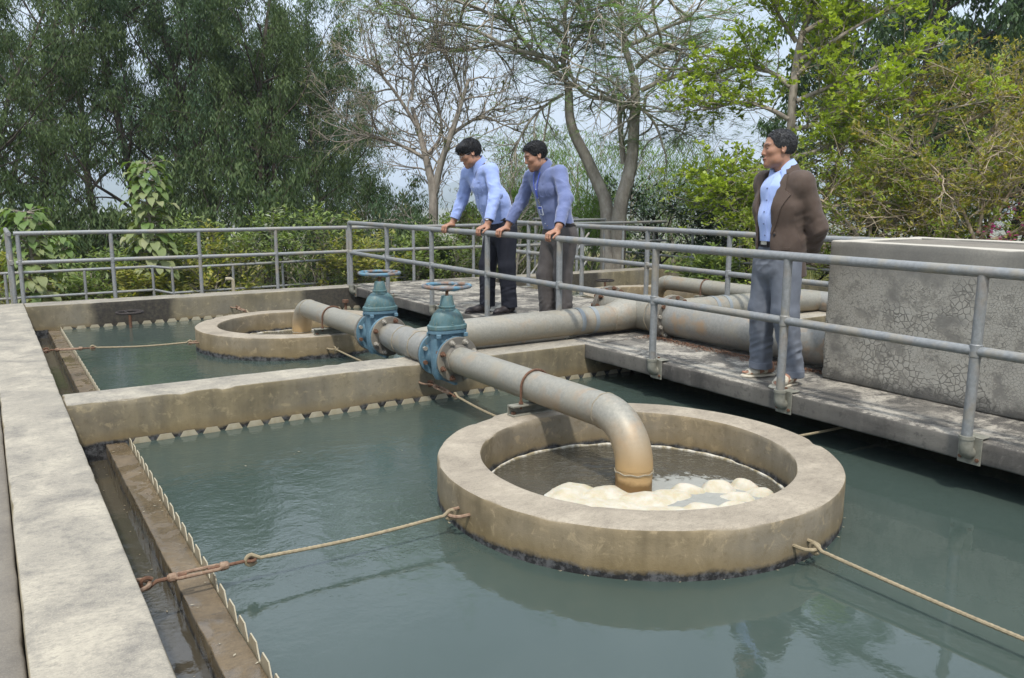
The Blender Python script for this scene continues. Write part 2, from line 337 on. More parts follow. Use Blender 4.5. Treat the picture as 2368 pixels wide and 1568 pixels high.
# ------------------------------------------------------------------ mesh helpers
ORG = {}                       # object name -> world origin of its thing
def link(o, parent=None):
    COL.objects.link(o)
    if parent is not None: o.parent = parent
    return o
def thing(name, label, cat, loc=(0, 0, 0), group=None):
    o = bpy.data.objects.new(name, None); link(o); o.location = loc; o.empty_display_size = .1
    o['label'] = label; o['category'] = cat
    if group: o['group'] = group
    ORG[o.name] = np.array(loc, float)
    return o
def tag(o, label, cat, group=None):
    o['label'] = label; o['category'] = cat
    if group: o['group'] = group
    return o
def mesh_from(name, V, F, mat, smooth=False, attrs=None):
    me = bpy.data.meshes.new(name)
    V = np.asarray(V, np.float32).reshape(-1, 3)
    if isinstance(F, np.ndarray):
        k = F.shape[1]; nf = len(F)
        me.vertices.add(len(V)); me.vertices.foreach_set('co', V.ravel())
        me.loops.add(nf*k); me.loops.foreach_set('vertex_index', F.astype(np.int32).ravel())
        me.polygons.add(nf); me.polygons.foreach_set('loop_start', np.arange(0, nf*k, k, dtype=np.int32))
        me.polygons.foreach_set('loop_total', np.full(nf, k, np.int32))
        me.update(calc_edges=True)
    else:
        me.from_pydata(V.tolist(), [], F); me.update()
    if attrs:
        for an, (ty, dom, dat) in attrs.items():
            a = me.attributes.new(an, ty, dom); a.data.foreach_set('color' if 'COLOR' in ty else 'value', np.asarray(dat, np.float32).ravel())
    me.materials.append(MATS[mat] if isinstance(mat, str) else mat)
    if smooth is True: me.polygons.foreach_set('use_smooth', np.ones(len(me.polygons), bool))
    elif smooth: me.set_sharp_from_angle(angle=math.radians(smooth)); 
    me.validate()
    return me
def put(name, V, F, mat, parent=None, smooth=False, attrs=None, structure=False):
    """one mesh object; V in world coordinates"""
    V = np.asarray(V, float).reshape(-1, 3)
    if parent is not None: org = ORG[parent.name]
    elif structure: org = np.zeros(3)
    else:
        lo, hi = V.min(0), V.max(0); org = np.array([(lo[0]+hi[0])/2, (lo[1]+hi[1])/2, lo[2]])
    me = mesh_from(name, V-org, F, mat, smooth, attrs)
    o = bpy.data.objects.new(name, me); link(o, parent)
    if parent is None: o.location = org
    if structure: o['kind'] = 'structure'
    ORG[o.name] = org
    return o
def unit(v): v = np.asarray(v, float); return v/max(1e-9, np.linalg.norm(v))
class MB:
    def __init__(s): s.v = []; s.f = []; s.n = 0
    def add(s, V, F):
        V = np.asarray(V, float).reshape(-1, 3); s.v.append(V); s.f += [[i+s.n for i in f] for f in F]; s.n += len(V); return s
    def box(s, x0, x1, y0, y1, z0, z1, bev=0.):
        if bev <= 0:
            V = [(x, y, z) for z in (z0, z1) for y in (y0, y1) for x in (x0, x1)]
            return s.add(V, [(0, 2, 3, 1), (4, 5, 7, 6), (0, 1, 5, 4), (2, 6, 7, 3), (0, 4, 6, 2), (1, 3, 7, 5)])
        # bevelled: 3 verts per corner
        V = []; 
        for iz, z in enumerate((z0, z1)):
            for iy, y in enumerate((y0, y1)):
                for ix, x in enumerate((x0, x1)):
                    dx = bev if ix == 0 else -bev; dy = bev if iy == 0 else -bev; dz = bev if iz == 0 else -bev
                    V += [(x, y+dy, z+dz), (x+dx, y, z+dz), (x+dx, y+dy, z)]
        I = lambda ix, iy, iz, k: ((iz*2+iy)*2+ix)*3+k
        F = []
        for k, (a, b) in enumerate(((1, 2), (0, 2), (0, 1))):
            for sgn in (0, 1):
                q = []
                for (p, r) in ((0, 0), (1, 0), (1, 1), (0, 1)):
                    i = [0, 0, 0]; i[k] = sgn; i[a] = p; i[b] = r; q.append(I(*i, k))
                F.append(q)
        for ax in range(3):
            a, b = [i for i in range(3) if i != ax]
            for p in (0, 1):
                for r in (0, 1):
                    i0 = [0, 0, 0]; i1 = [0, 0, 0]; i0[a] = i1[a] = p; i0[b] = i1[b] = r; i1[ax] = 1
                    F.append([I(*i0, a), I(*i1, a), I(*i1, b), I(*i0, b)])
        for c in range(8):
            F.append([c*3, c*3+1, c*3+2])
        return s.add(V, F)
    def tube(s, pts, r, n=12, caps=True, up=(0, 0, 1), closed=False):
        P = np.asarray(pts, float); m = len(P); r = np.broadcast_to(np.asarray(r, float), (m,))
        if closed: T = np.roll(P, -1, 0)-np.roll(P, 1, 0)
        else: T = np.gradient(P, axis=0)
        T /= np.maximum(np.linalg.norm(T, axis=1, keepdims=True), 1e-9)
        u = np.asarray(up, float)
        if abs(T[0]@u) > .95: u = np.array([1., 0, 0]) if abs(T[0][0]) < .9 else np.array([0, 1., 0])
        N = unit(u-T[0]*(u@T[0])); rings = []
        a = np.linspace(0, 2*np.pi, n, endpoint=False)
        for i in range(m):
            N = unit(N-T[i]*(N@T[i])); B = np.cross(T[i], N)
            rings.append(P[i]+r[i]*(np.cos(a)[:, None]*N+np.sin(a)[:, None]*B))
        V = np.concatenate(rings); F = []
        for i in range(m if closed else m-1):
            j = (i+1) % m
            for k in range(n): F.append((i*n+k, i*n+(k+1) % n, j*n+(k+1) % n, j*n+k))
        if caps and not closed:
            F.append(list(range(n-1, -1, -1))); F.append(list(range((m-1)*n, m*n)))
        return s.add(V, F)
    def cyl(s, a, b, r, n=16): return s.tube([a, b], r, n)
    def lathe(s, prof, c=(0, 0, 0), axis='z', n=48, closed=False):
        """prof: (radius, height) pairs about the axis through c"""
        prof = np.asarray(prof, float); m = len(prof); a = np.linspace(0, 2*np.pi, n, endpoint=False); R = []
        for (r, h) in prof:
            x, y = r*np.cos(a), r*np.sin(a); z = np.full(n, h)
            if axis == 'z': q = np.c_[x, y, z]
            elif axis == 'y': q = np.c_[x, z, -y]
            else: q = np.c_[z, x, y]
            R.append(q+np.asarray(c))
        V = np.concatenate(R); F = []
        for i in range(m if closed else m-1):
            j = (i+1) % m
            for k in range(n): F.append((i*n+k, i*n+(k+1) % n, j*n+(k+1) % n, j*n+k))
        if not closed:
            if prof[0][0] > 1e-6: F.append(list(range(n-1, -1, -1)))
            if prof[-1][0] > 1e-6: F.append(list(range((m-1)*n, m*n)))
        return s.add(V, F)
    def prism(s, poly, axis, a, b):
        """extrude a polygon (2D) along axis from a to b"""
        n = len(poly)
        def P(u, v, w): return {'x': (w, u, v), 'y': (u, w, v), 'z': (u, v, w)}[axis]
        V = [P(u, v, a) for u, v in poly]+[P(u, v, b) for u, v in poly]
        F = [list(range(n-1, -1, -1)), list(range(n, 2*n))]+[(i, (i+1) % n, (i+1) % n+n, i+n) for i in range(n)]
        return s.add(V, F)
    def build(s, name, mat, parent=None, smooth=30, structure=False):
        o = put(name, np.concatenate(s.v), s.f, mat, parent, False, None, structure)
        me = o.data
        import bmesh
        bm = bmesh.new(); bm.from_mesh(me); bmesh.ops.recalc_face_normals(bm, faces=bm.faces); bm.to_mesh(me); bm.free()
        if smooth:
            me.polygons.foreach_set('use_smooth', np.ones(len(me.polygons), bool)); me.set_sharp_from_angle(angle=math.radians(smooth))
        return o
def weathered_box(x0, x1, y0, y1, z0, z1, res=.045, bev=.012, amp=.0022, chip=.012, seed=0):
    """a cast concrete block: faces gridded, arrises worn round and chipped"""
    V = []; F = []; n0 = 0
    lo = np.array([x0, y0, z0]); hi = np.array([x1, y1, z1]); size = hi-lo
    cnt = np.maximum(2, np.minimum(160, np.ceil(size/res).astype(int)))
    def lin(ax):
        n = cnt[ax]; g = np.linspace(lo[ax], hi[ax], n+1)
        e = min(bev, size[ax]*.3)
        return np.unique(np.concatenate([[lo[ax], lo[ax]+e*.35, lo[ax]+e], g[(g > lo[ax]+e*1.3) & (g < hi[ax]-e*1.3)], [hi[ax]-e, hi[ax]-e*.35, hi[ax]]]))
    L = [lin(i) for i in range(3)]
    for ax in range(3):
        a, b = [(1, 2), (2, 0), (0, 1)][ax]
        A, B = np.meshgrid(L[a], L[b], indexing='ij'); na, nb = A.shape
        for side in (0, 1):
            P = np.zeros((na*nb, 3)); P[:, a] = A.ravel(); P[:, b] = B.ravel(); P[:, ax] = (lo, hi)[side][ax]
            i = np.arange(na*nb).reshape(na, nb)+n0
            q = np.stack([i[:-1, :-1], i[1:, :-1], i[1:, 1:], i[:-1, 1:]], -1).reshape(-1, 4)
            if side == 0: q = q[:, ::-1]
            V.append(P); F.append(q); n0 += na*nb
    V = np.concatenate(V); F = np.concatenate(F)
    # round the arrises: clamp into inner box then push out by the radius
    cn = fbm(V[:, 0]+seed, V[:, 1], V[:, 2], 7., 3); c2 = vnoise(V[:, 0]*2.3+seed, V[:, 1]*2.3, V[:, 2]*2.3)
    rad = bev*(1+.35*c2)+chip*np.clip(cn-.12, 0, 1)*4
    rad = np.minimum(rad, size.min()*.3)[:, None]
    inner = np.clip(V, lo+rad, hi-rad); d = V-inner; ln = np.linalg.norm(d, axis=1, keepdims=True)
    W = np.where(ln > 1e-6, inner+d/np.maximum(ln, 1e-6)*rad, V)
    W += amp*np.stack([fbm(V[:, 0]+50*k+seed, V[:, 1], V[:, 2], 5., 2) for k in range(3)], 1)
    # weld the shared face edges
    key = np.round(V*20000).astype(np.int64)
    u, first, inverse = np.unique(key, axis=0, return_index=True, return_inverse=True)
    return W[first], inverse.reshape(-1)[F]

ZW = -.300       # water level
XR, XL = 4.37, .332      # walkway edge, inner face of the left wall
# ------------------------------------------------------------------ ground, sky side, hills
def setting():
    # ground: one sheet; flat round the tanks, then falling to a valley floor
    xs = np.concatenate([np.linspace(-6000, -60, 40), np.linspace(-50, 70, 61), np.linspace(80, 6000, 40)])
    ys = np.concatenate([np.linspace(-3000, -40, 16), np.linspace(-30, 70, 51), np.linspace(80, 7000, 44)])
    X, Y = np.meshgrid(xs, ys, indexing='ij')
    d = np.maximum(0, np.hypot(np.maximum(0, np.abs(X-5)-9), np.maximum(0, np.abs(Y-6)-9))-14)
    Z = -.95-np.minimum(26., .10*d+.0006*d*d)+.12*vnoise(X*.3, Y*.3, 0*X)*np.minimum(1, d/6+.3)
    V = np.c_[X.ravel(), Y.ravel(), Z.ravel()]; i = np.arange(X.size).reshape(X.shape)
    F = np.stack([i[:-1, :-1], i[1:, :-1], i[1:, 1:], i[:-1, 1:]], -1).reshape(-1, 4)
    inside = (X[:-1, :-1] > -1) & (X[1:, 1:] < 11.6) & (Y[:-1, :-1] > 0) & (Y[1:, 1:] < 11.9)
    F = F[~inside.ravel()]
    put('ground', V, F, 'ground_soil', smooth=True, structure=True)
    # hills on the horizon
    for k, (dist, h, seed, a0, a1) in enumerate(((1900, 115, 3., -.3, 1.9), (2900, 170, 11., -.3, 1.9))):
        A = np.linspace(a0, a1, 260); R = np.linspace(dist, dist+1500, 26)
        AA, RR = np.meshgrid(A, R, indexing='ij'); X = RR*np.sin(AA); Y = RR*np.cos(AA)
        prof = np.sin(np.clip((RR-dist)/1500, 0, 1)*np.pi)**.8
        ridge = .55+.45*vnoise(AA*7+seed, 0*AA, 0*AA)+.28*vnoise(AA*19+seed, RR/700, 0*AA)+.12*vnoise(AA*55+seed, RR/250, 0*AA)
        Z = -28+h*prof*np.clip(ridge, .12, 1.05)
        V = np.c_[X.ravel(), Y.ravel(), Z.ravel()]; i = np.arange(X.size).reshape(X.shape)
        F = np.stack([i[:-1, :-1], i[1:, :-1], i[1:, 1:], i[:-1, 1:]], -1).reshape(-1, 4)[:, ::-1]
        put('hills', V, F, 'hill_forest', smooth=True, structure=True)
setting()

def concrete():
    def wall(name, lab, mat, *b, seed=0, cat='wall', bev=.012, res=.045, chip=.012):
        V, F = weathered_box(*b, res=res, seed=seed, bev=bev, chip=chip)
        o = put(name, V, F, mat, None, True); tag(o, lab, cat); return o
    wall('tank_wall', 'pale weathered concrete wall running along the left edge, nearest the camera', 'concrete_wall', -.005, XL, .2, 11.285, -1.3, 0, seed=1)
    wall('tank_wall', 'concrete dividing wall between the two left tanks, under the blue valves', 'concrete_wall', XL+.004, 5.20, 5.585, 5.925, -1.3, -.003, seed=2, chip=.03)
    wall('tank_wall', 'far concrete wall behind the left rear tank with black stains and handwheel', 'concrete_far', XL+.004, 5.20, 10.91, 11.285, -1.3, -.002, seed=3)
    wall('tank_wall', 'far concrete wall behind the right rear tank, beyond the walkway', 'concrete_far', 5.61, 10.42, 10.91, 11.285, -1.3, -.002, seed=4)
    wall('tank_wall', 'concrete wall along the right side of the right tanks, partly behind the man in the jacket', 'concrete_wall', 10.424, 10.76, .2, 11.285, -1.3, 0, seed=5)
    wall('tank_wall', 'concrete dividing wall between the right tanks, behind the big grey pipe', 'concrete_wall', 5.61, 10.42, 5.585, 5.925, -1.3, -.003, seed=6)
    wall('tank_wall', 'concrete wall under the middle of the walkway', 'concrete_wall', 5.205, 5.605, .2, 11.285, -1.3, -.14, seed=7)
    # launder lips
    wall('channel_lip', 'wet brown concrete lip beside the water channel of the front tank', 'concrete_lip', .535, .658, .2, 5.584, -1.3, -.283, seed=8, cat='channel edge', bev=.008)
    wall('channel_lip', 'wet brown concrete lip beside the water channel of the rear tank', 'concrete_lip', .535, .658, 5.926, 10.909, -1.3, -.283, seed=9, cat='channel edge', bev=.008)
    # walkway: two slabs and a filler over the dividing walls
    wall('walkway_slab', 'stained grey concrete walkway slab in front, under the man in the jacket', 'concrete_slab', XR, 6.45, .1, 5.58, -.128, .0, seed=12, cat='walkway', bev=.012, res=.06)
    wall('walkway_slab', 'stained grey concrete walkway slab at the back, under the two men at the rail', 'concrete_slab', XR, 6.45, 5.93, 11.29, -.128, .0, seed=13, cat='walkway', bev=.012, res=.06)
    wall('walkway_slab', 'narrow concrete strip of the walkway under the crossing pipes', 'concrete_slab', XR, 6.45, 5.584, 5.926, -.124, -.002, seed=14, cat='walkway', bev=.008, res=.06)
    wall('outer_path', 'dull concrete ledge outside the left tank wall at the bottom left corner', 'concrete_path', -1.6, -.008, .2, 11.2, -1.2, -.045, seed=15, cat='path', res=.12)
    # chamber at the right: four walls standing on the walkway
    ch = thing('concrete_chamber', 'open concrete chamber with crackled grey plaster standing on the walkway at right', 'chamber', (5.45, 2.0, 0))
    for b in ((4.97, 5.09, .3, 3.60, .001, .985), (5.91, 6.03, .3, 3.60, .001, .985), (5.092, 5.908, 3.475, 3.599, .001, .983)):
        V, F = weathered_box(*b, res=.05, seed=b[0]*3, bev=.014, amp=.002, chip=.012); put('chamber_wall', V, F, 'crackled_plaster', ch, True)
    V, F = weathered_box(5.095, 5.905,   .35, 3.47, .86, .972, res=.08, seed=31, bev=.01); put('cover_slab', V, F, 'concrete_path', ch, True)
concrete()

def waters():
    def sheet(name, x0, x1, y0, y1, z, mat):
        V = [(x0, y0, z), (x1, y0, z), (x1, y1, z), (x0, y1, z)]
        put(name, V, [(0, 1, 2, 3)], mat, structure=True)
    sheet('water_front_tank', .655, 5.21, .2, 5.59, ZW, 'tank_water')
    sheet('water_rear_tank', .655, 5.21, 5.92, 10.915, ZW, 'tank_water')
    sheet('water_right_front_tank', 5.60, 10.43, .2, 5.59, ZW, 'tank_water')
    sheet('water_right_rear_tank', 5.60, 10.43, 5.92, 10.915, ZW, 'tank_water')
    sheet('water_front_channel', .325, .54, .2, 5.59, -.385, 'channel_water')
    sheet('water_rear_channel', .325, .54, 5.92, 10.915, -.385, 'channel_water')
waters()

# ------------------------------------------------------------------ feed wells (rings)
RINGS = [((2.85, 3.19), 1.06, .83), ((2.78, 8.62), 1.035, .81), ((8.02, 8.62), 1.06, .83)]
def rings():
    labs = ['large round concrete feed well in the front tank with foam inside', 'round concrete feed well in the rear left tank', 'round concrete feed well in the right rear tank behind the railings']
    for k, ((cx, cy), ro, ri) in enumerate(RINGS):
        n = 200; zt = -.075; prof = []
        for (r, z) in ((ri, -1.2), (ri, -.5), (ri, -.35), (ri, -.3), (ri, -.25), (ri, -.2), (ri, -.15), (ri, zt-.03), (ri, zt-.012), (ri+.004, zt-.003), (ri+.013, zt), (ri+.05, zt), (ri+.1, zt), ((ri+ro)/2, zt), (ro-.07, zt), (ro-.03, zt), (ro-.012, zt), (ro-.003, zt-.004), (ro, zt-.013), (ro, zt-.04), (ro, -.15), (ro, -.2), (ro, -.25), (ro, -.3), (ro, -.35), (ro, -.6), (ro, -1.2)):
            prof.append((r, z))
        m = len(prof); a = np.linspace(0, 2*np.pi, n, endpoint=False)
        R = np.array([p[0] for p in prof])[:, None]; Z = np.array([p[1] for p in prof])[:, None]
        X = cx+R*np.cos(a); Y = cy+R*np.sin(a); Zs = Z+0*X
        edge = np.exp(-((Z-zt)/.03)**2)*np.exp(-(np.minimum(abs(R-ri), abs(R-ro))/.02)**2)
        ch = np.clip(fbm(X, Y, Zs+k*9, 6., 3)-.14, 0, 1)*.05*edge
        rr = R+.006*fbm(X+k*5, Y, Zs, 2.2, 3)+.003*fbm(X, Y, Zs+3, 9., 2)
        rr = rr+np.where(R > (ri+ro)/2, -ch, ch); Zs = Zs-ch*.8+.003*fbm(X, Y+k, Zs, 3., 2)*(Z > -.2)
        V = np.c_[(cx+rr*np.cos(a)).ravel(), (cy+rr*np.sin(a)).ravel(), Zs.ravel()]
        i = np.arange(m*n).reshape(m, n); j = np.roll(i, -1, 1)
        F = np.stack([i[:-1], j[:-1], j[1:], i[1:]], -1).reshape(-1, 4)[:, ::-1]
        tag(put('feed_well', V, F, 'concrete_ring', None, 40), labs[k], 'feed well')
        V = [(cx+(ri+.01)*math.cos(t), cy+(ri+.01)*math.sin(t), ZW+.003) for t in np.linspace(0, 2*np.pi, 64, endpoint=False)]
        put('water_feed_well', V, [list(range(64))], 'feed_water' if k == 0 else 'feed_water_far', structure=True)
    # foam: one floating mass per well: lumps that melt into one another, thin froth between
    def foam(lumps, lab, base, k):
        (cx, cy), ro, ri = RINGS[k]; h = .0065
        xs = np.arange(cx-ri, cx+ri, h); ys = np.arange(cy-ri, cy+ri, h); X, Y = np.meshgrid(xs, ys, indexing='ij')
        wx = X+.055*fbm(X, Y, 0*X, 6., 3); wy = Y+.055*fbm(X+7, Y, 0*X, 6., 3); acc = np.zeros_like(X)
        for (x, y, rx, ry, hh, rot) in lumps:
            hh *= .8; u = (wx-x)*math.cos(rot)+(wy-y)*math.sin(rot); v = -(wx-x)*math.sin(rot)+(wy-y)*math.cos(rot)
            d = np.sqrt((u/rx)**2+(v/ry)**2); acc += np.exp(30*np.clip(hh*np.clip(1-d**2.4, -.6, 1), -.2, 1)/.06)
        H = .06*np.log(np.maximum(acc, 1e-9))/30
        H = H+.009*fbm(X, Y, 0*X, 13., 3)+.0024*fbm(X, Y, 0*X+5, 50., 2)
        ok = (H > -.010) & (np.hypot(X-cx, Y-cy) < ri-.004)
        Z = base-.004+np.maximum(H, -.012); i = np.arange(X.size).reshape(X.shape)
        F = np.stack([i[:-1, :-1], i[1:, :-1], i[1:, 1:], i[:-1, 1:]], -1); m = ok[:-1, :-1] & ok[1:, :-1] & ok[1:, 1:] & ok[:-1, 1:]; F = F[m]
        us, inv = np.unique(F, return_inverse=True)
        o = put('foam', np.c_[X.ravel(), Y.ravel(), Z.ravel()][us], inv.reshape(F.shape), 'foam', None, True); tag(o, lab, 'foam'); o['kind'] = 'stuff'
    b = ZW+.004
    foam([(2.52, 3.34, .17, .12, .052, .4), (2.70, 3.22, .17, .11, .050, -.5), (2.80, 3.06, .17, .12, .040, -.4), (2.97, 3.03, .11, .08, .038, -.5), (2.62, 3.08, .20, .13, .026, -.5), (2.46, 3.14, .16, .16, .022, 0), (2.80, 2.86, .17, .10, .020, -.6), (2.97, 2.80, .10, .075, .038, -.4), (2.84, 2.72, .10, .075, .036, -.9),
          (3.115, 3.03, .10, .062, .050, -.75), (3.265, 2.95, .10, .07, .066, -.8), (3.245, 2.80, .10, .062, .045, -.9), (3.12, 2.72, .085, .055, .040, -.9), (3.41, 2.89, .075, .052, .055, -.9), (3.40, 2.77, .085, .055, .050, -.9), (2.66, 2.92, .18, .1, .014, -.6), (2.33, 3.22, .10, .14, .010, .3)],
         'cream coloured foam lumps floating at the outlet in the front feed well', b, 0)
    foam([(2.60, 8.55, .14, .10, .03, 0), (2.78, 8.38, .16, .10, .026, -.4), (3.0, 8.45, .2, .10, .026, -.3), (3.12, 8.62, .14, .10, .035, 0), (2.42, 8.42, .1, .08, .018, 0), (3.25, 8.35, .12, .09, .026, .2), (3.2, 8.2, .14, .08, .02, .2), (2.6, 8.25, .16, .08, .02, .2)], 'pale foam round the outlet in the rear left feed well', b, 1)
    for k in (0, 1):
        (cx, cy), ro, ri = RINGS[k]; a = np.linspace(-1.05, 2.6, 110)
        rr = ri-.006+.004*np.array([float(vnoise(np.array(t*9), np.array(k*3.), np.array(0.))) for t in a])
        P = np.c_[cx+rr*np.cos(a), cy+rr*np.sin(a), np.full_like(a, ZW+.006)]
        r = .009+.005*np.array([float(vnoise(np.array(t*14), np.array(k*3.+5), np.array(0.))) for t in a])
        o = MB().tube(P, r, 6).build('scum_line', 'foam_rim'); tag(o, ['thin white scum line round the inner wall of the front feed well', 'thin white scum line round the inner wall of the rear left feed well'][k], 'foam')
rings()

# ------------------------------------------------------------------ weirs
def weirs():
    PER = .146
    def strip(along, fixed, s0, s1, label, zo=0.):
        """notched plates standing along axis `along`; one plate carries four teeth"""
        mid = (s0+s1)/2
        loc = (mid, fixed, ZW) if along == 'x' else (fixed, mid, ZW)
        w = thing('weir', label, 'weir', loc)
        n = int((s1-s0)/PER); k = 0
        while k < n:
            m = min(4, n-k); poly = []; a = s0+k*PER; jz = zo+.004*float(vnoise(np.array(a*3), np.array(fixed), np.array(0.)))
            for i in range(m):
                c = a+i*PER
                poly += [(c+.006, -.315+jz), (c+.040, -.262+jz), (c+.110, -.262+jz), (c+.140, -.315+jz)]
            e = a+m*PER-.003
            poly = [(a, -.315+jz)]+poly+[(e, -.315+jz), (e, -.46), (a, -.46)]
            # the outline is concave: build it as columns of quads
            mb = MB(); th = .005; V = []; F = []
            top = poly[:-2]
            for (s, z) in top:
                for (zz) in (z, -.46):
                    for d in (-th/2, th/2): V.append((s, fixed+d, zz) if along == 'x' else (fixed+d, s, zz))
            for i in range(len(top)-1):
                p, q = i*4, (i+1)*4
                F += [(p, p+2, q+2, q), (p+1, q+1, q+3, p+3), (p, q, q+1, p+1), (p+2, p+3, q+3, q+2)]
            F += [(0, 1, 3, 2), ((len(top)-1)*4, (len(top)-1)*4+2, (len(top)-1)*4+3, (len(top)-1)*4+1)]
            mb.add(V, F); mb.build('weir_plate', 'weir_plastic', w, smooth=0)
            k += m
    strip('y', .664, 1.0, 5.545, 'notched beige weir along the channel lip of the front tank', .025)
    strip('x', 5.560, .668, 5.1, 'notched beige weir along the dividing wall of the front tank')
    strip('y', .664, 5.96, 10.87, 'notched beige weir along the channel lip of the rear left tank', .02)
    strip('x', 10.885, .668, 5.1, 'notched beige weir along the far wall of the rear left tank')
    strip('x', 10.885, 5.7, 10.3, 'notched beige weir along the far wall of the right rear tank')
    strip('y', 10.39, 5.96, 10.87, 'notched beige weir along the side wall of the right rear tank')
weirs()

# ------------------------------------------------------------------ tie rods
def arc(c, r, a0, a1, ux, uy, n=12):
    c = np.asarray(c, float); ux = np.asarray(ux, float); uy = np.asarray(uy, float)
    return [c+r*(math.cos(t)*ux+math.sin(t)*uy) for t in np.linspace(a0, a1, n)]
def tie_rod(A, B, lab, tb=True, tbn=(.16, .37), lug_a=True, lug_b=True):
    """ribbed bar hooked to lugs at A (wall) and B (ring); a turnbuckle near the wall"""
    A = np.array(A, float); B = np.array(B, float); d = unit(B-A); up = np.array([0, 0, 1.]); sd = np.cross(d, up)
    L = np.linalg.norm(B-A); t = thing('tie_rod', lab, 'tie rod', tuple((A+B)/2))
    def lug(P, n, nm='lug'):
        # U of bar whose legs go into the concrete (n points out of the concrete)
        c = P+n*.035
        pts = [P-n*.03+sd*.05, c-n*.02+sd*.05]+arc(c, .05, 0, math.pi, sd, n, 9)+[c-n*.02-sd*.05, P-n*.03-sd*.05]
        MB().tube(pts, .009, 8).build(nm, 'rusty_rebar' if nm == 'lug' and tb else 'dusty_rebar', t)
    if lug_a: lug(A, d)
    if lug_b: lug(B, -d)
    def hook(c, ax, n=12):
        # open hook whose shank runs along ax from the eye
        return arc(c, .022, -2.4, 2.2, -ax, up, n)
    e0 = A+d*.075
    if tb:
        s0, s1 = A+d*tbn[0], A+d*tbn[1]
        # rusty hook and shank
        MB().tube(arc(e0, .022, 2.6, -1.6, -d, up, 12)+[e0+d*.035, s0, s0+d*.06], [.0085]*12+[.0085]*3, 8).build('hook', 'rust', t)
        fr = MB()
        for sgn in (1, -1):
            fr.tube([s0+d*.0, s0+d*.03+sd*.022*sgn, s1-d*.03+sd*.022*sgn, s1], .0075, 8)
        fr.tube([s0-d*.012, s0-d*.004, s0+d*.02, s0+d*.026], [.011, .018, .019, .012], 10); fr.tube([s1-d*.026, s1-d*.02, s1+d*.006, s1+d*.012], [.012, .019, .017, .011], 10)
        fr.build('turnbuckle_frame', 'rusty_rebar', t)
        e1 = s1+d*.10
        MB().tube([s1-d*.07, s1, e1-d*.025]+arc(e1, .016, math.pi*.0, math.pi*1.9, -d, sd, 10), .0075, 8).build('eye_bolt', 'rust', t)
        st = e1
    else: st = e0
    # ribbed bar between the two hooks
    en = B-d*.075
    n = int(np.linalg.norm(en-st)/.012); P = []; R = []
    P += arc(st, .022, -2.6, 1.6, -d, up, 12); R += [.0085]*12
    P.append(st+d*.035); R.append(.0085)
    for i in range(1, n):
        q = st+d*.05+(en-st-d*.1)*i/n; q = q-up*.012*math.sin(math.pi*i/n); P.append(q); R.append(.0080 if i % 2 else .0092)
    P.append(en-d*.035); R.append(.0085)
    P += arc(en, .022, -1.6+math.pi, math.pi+2.6, -d, up, 12); R += [.0085]*12
    MB().tube(P, R, 8).build('bar', 'dusty_rebar', t)
def rods():
    z = -.19
    tie_rod((XL, 3.21, z), (1.795, 3.19, z), 'ribbed tie rod with turnbuckle from the left wall to the front feed well')
    tie_rod((2.90, .62, z-.02), (2.885, 2.135, z-.02), 'ribbed tie rod running from the front feed well out at the lower right', False)
    tie_rod((2.80, 5.585, -.15), (2.83, 4.25, -.20), 'tie rod with rusty turnbuckle from dividing wall to the front feed well')
    tie_rod((5.20, 3.16, -.20), (3.91, 3.19, -.20), 'tie rod passing under the walkway slab to the front feed well', False)
    tie_rod((XL, 8.80, -.18), (1.745, 8.62, -.20), 'tie rod with rusty turnbuckle from the left wall to the rear feed well')
    tie_rod((2.80, 5.925, -.19), (2.79, 7.585, -.20), 'tie rod from the dividing wall to the front of the rear feed well', False)
    tie_rod((2.70, 10.91, -.17), (2.77, 9.655, -.19), 'tie rod from the far stained wall to the back of the rear feed well')
rods()

def debris():
    rng = np.random.default_rng(77); P = []
    for _ in range(46): P.append((rng.uniform(.36, .52), rng.uniform(1.6, 5.5), -.381))
    for _ in range(26): P.append((rng.uniform(.54, .65), rng.uniform(1.6, 5.5), -.279))
    for _ in range(14): P.append((rng.uniform(.75, 4.2), rng.uniform(1.2, 5.3), ZW+.003))
    for _ in range(30): a = rng.uniform(0, 6.28); P.append((2.85+1.068*math.cos(a), 3.19+1.068*math.sin(a), ZW+.003))
    P = np.array(P); n = len(P); a = rng.uniform(0, 6.28, n); L = rng.uniform(.004, .011, n); d = np.c_[np.cos(a), np.sin(a), 0*a]; sd = np.c_[-np.sin(a), np.cos(a), 0*a]
    V = np.stack([P-d*L[:, None], P+sd*L[:, None]*.4, P+d*L[:, None], P-sd*L[:, None]*.4], 1).reshape(-1, 3)
    o = put('floating_specks', V, np.arange(n*4).reshape(-1, 4), 'weir_plastic'); tag(o, 'tiny pale leaf scraps floating on the water and in the channel', 'debris'); o['kind'] = 'stuff'
    # brown litter blown against the main pipe
    n = 2600; y = rng.uniform(3.62, 5.6, n); x = 5.13-np.abs(rng.normal(size=n))*.085*(1+.6*vnoise(y*3, 0*y, 0*y)); m = x > 4.72; x, y = x[m], y[m]; n = len(x); a = rng.uniform(0, 6.28, n); L = rng.uniform(.004, .016, n)
    P = np.c_[x, y, np.full(n, .004)+rng.random(n)*.012]; d = np.c_[np.cos(a), np.sin(a), rng.normal(size=n)*.3]; sd = np.c_[-np.sin(a), np.cos(a), rng.normal(size=n)*.3]
    V = np.stack([P-d*L[:, None], P+sd*L[:, None]*.35, P+d*L[:, None], P-sd*L[:, None]*.35], 1).reshape(-1, 3); V[:, 2] = np.maximum(V[:, 2], .002)
    o = put('leaf_litter', V, np.arange(n*4).reshape(-1, 4), 'rust'); tag(o, 'brown leaf litter along the foot of the main pipe on the walkway', 'litter'); o['kind'] = 'stuff'
debris()
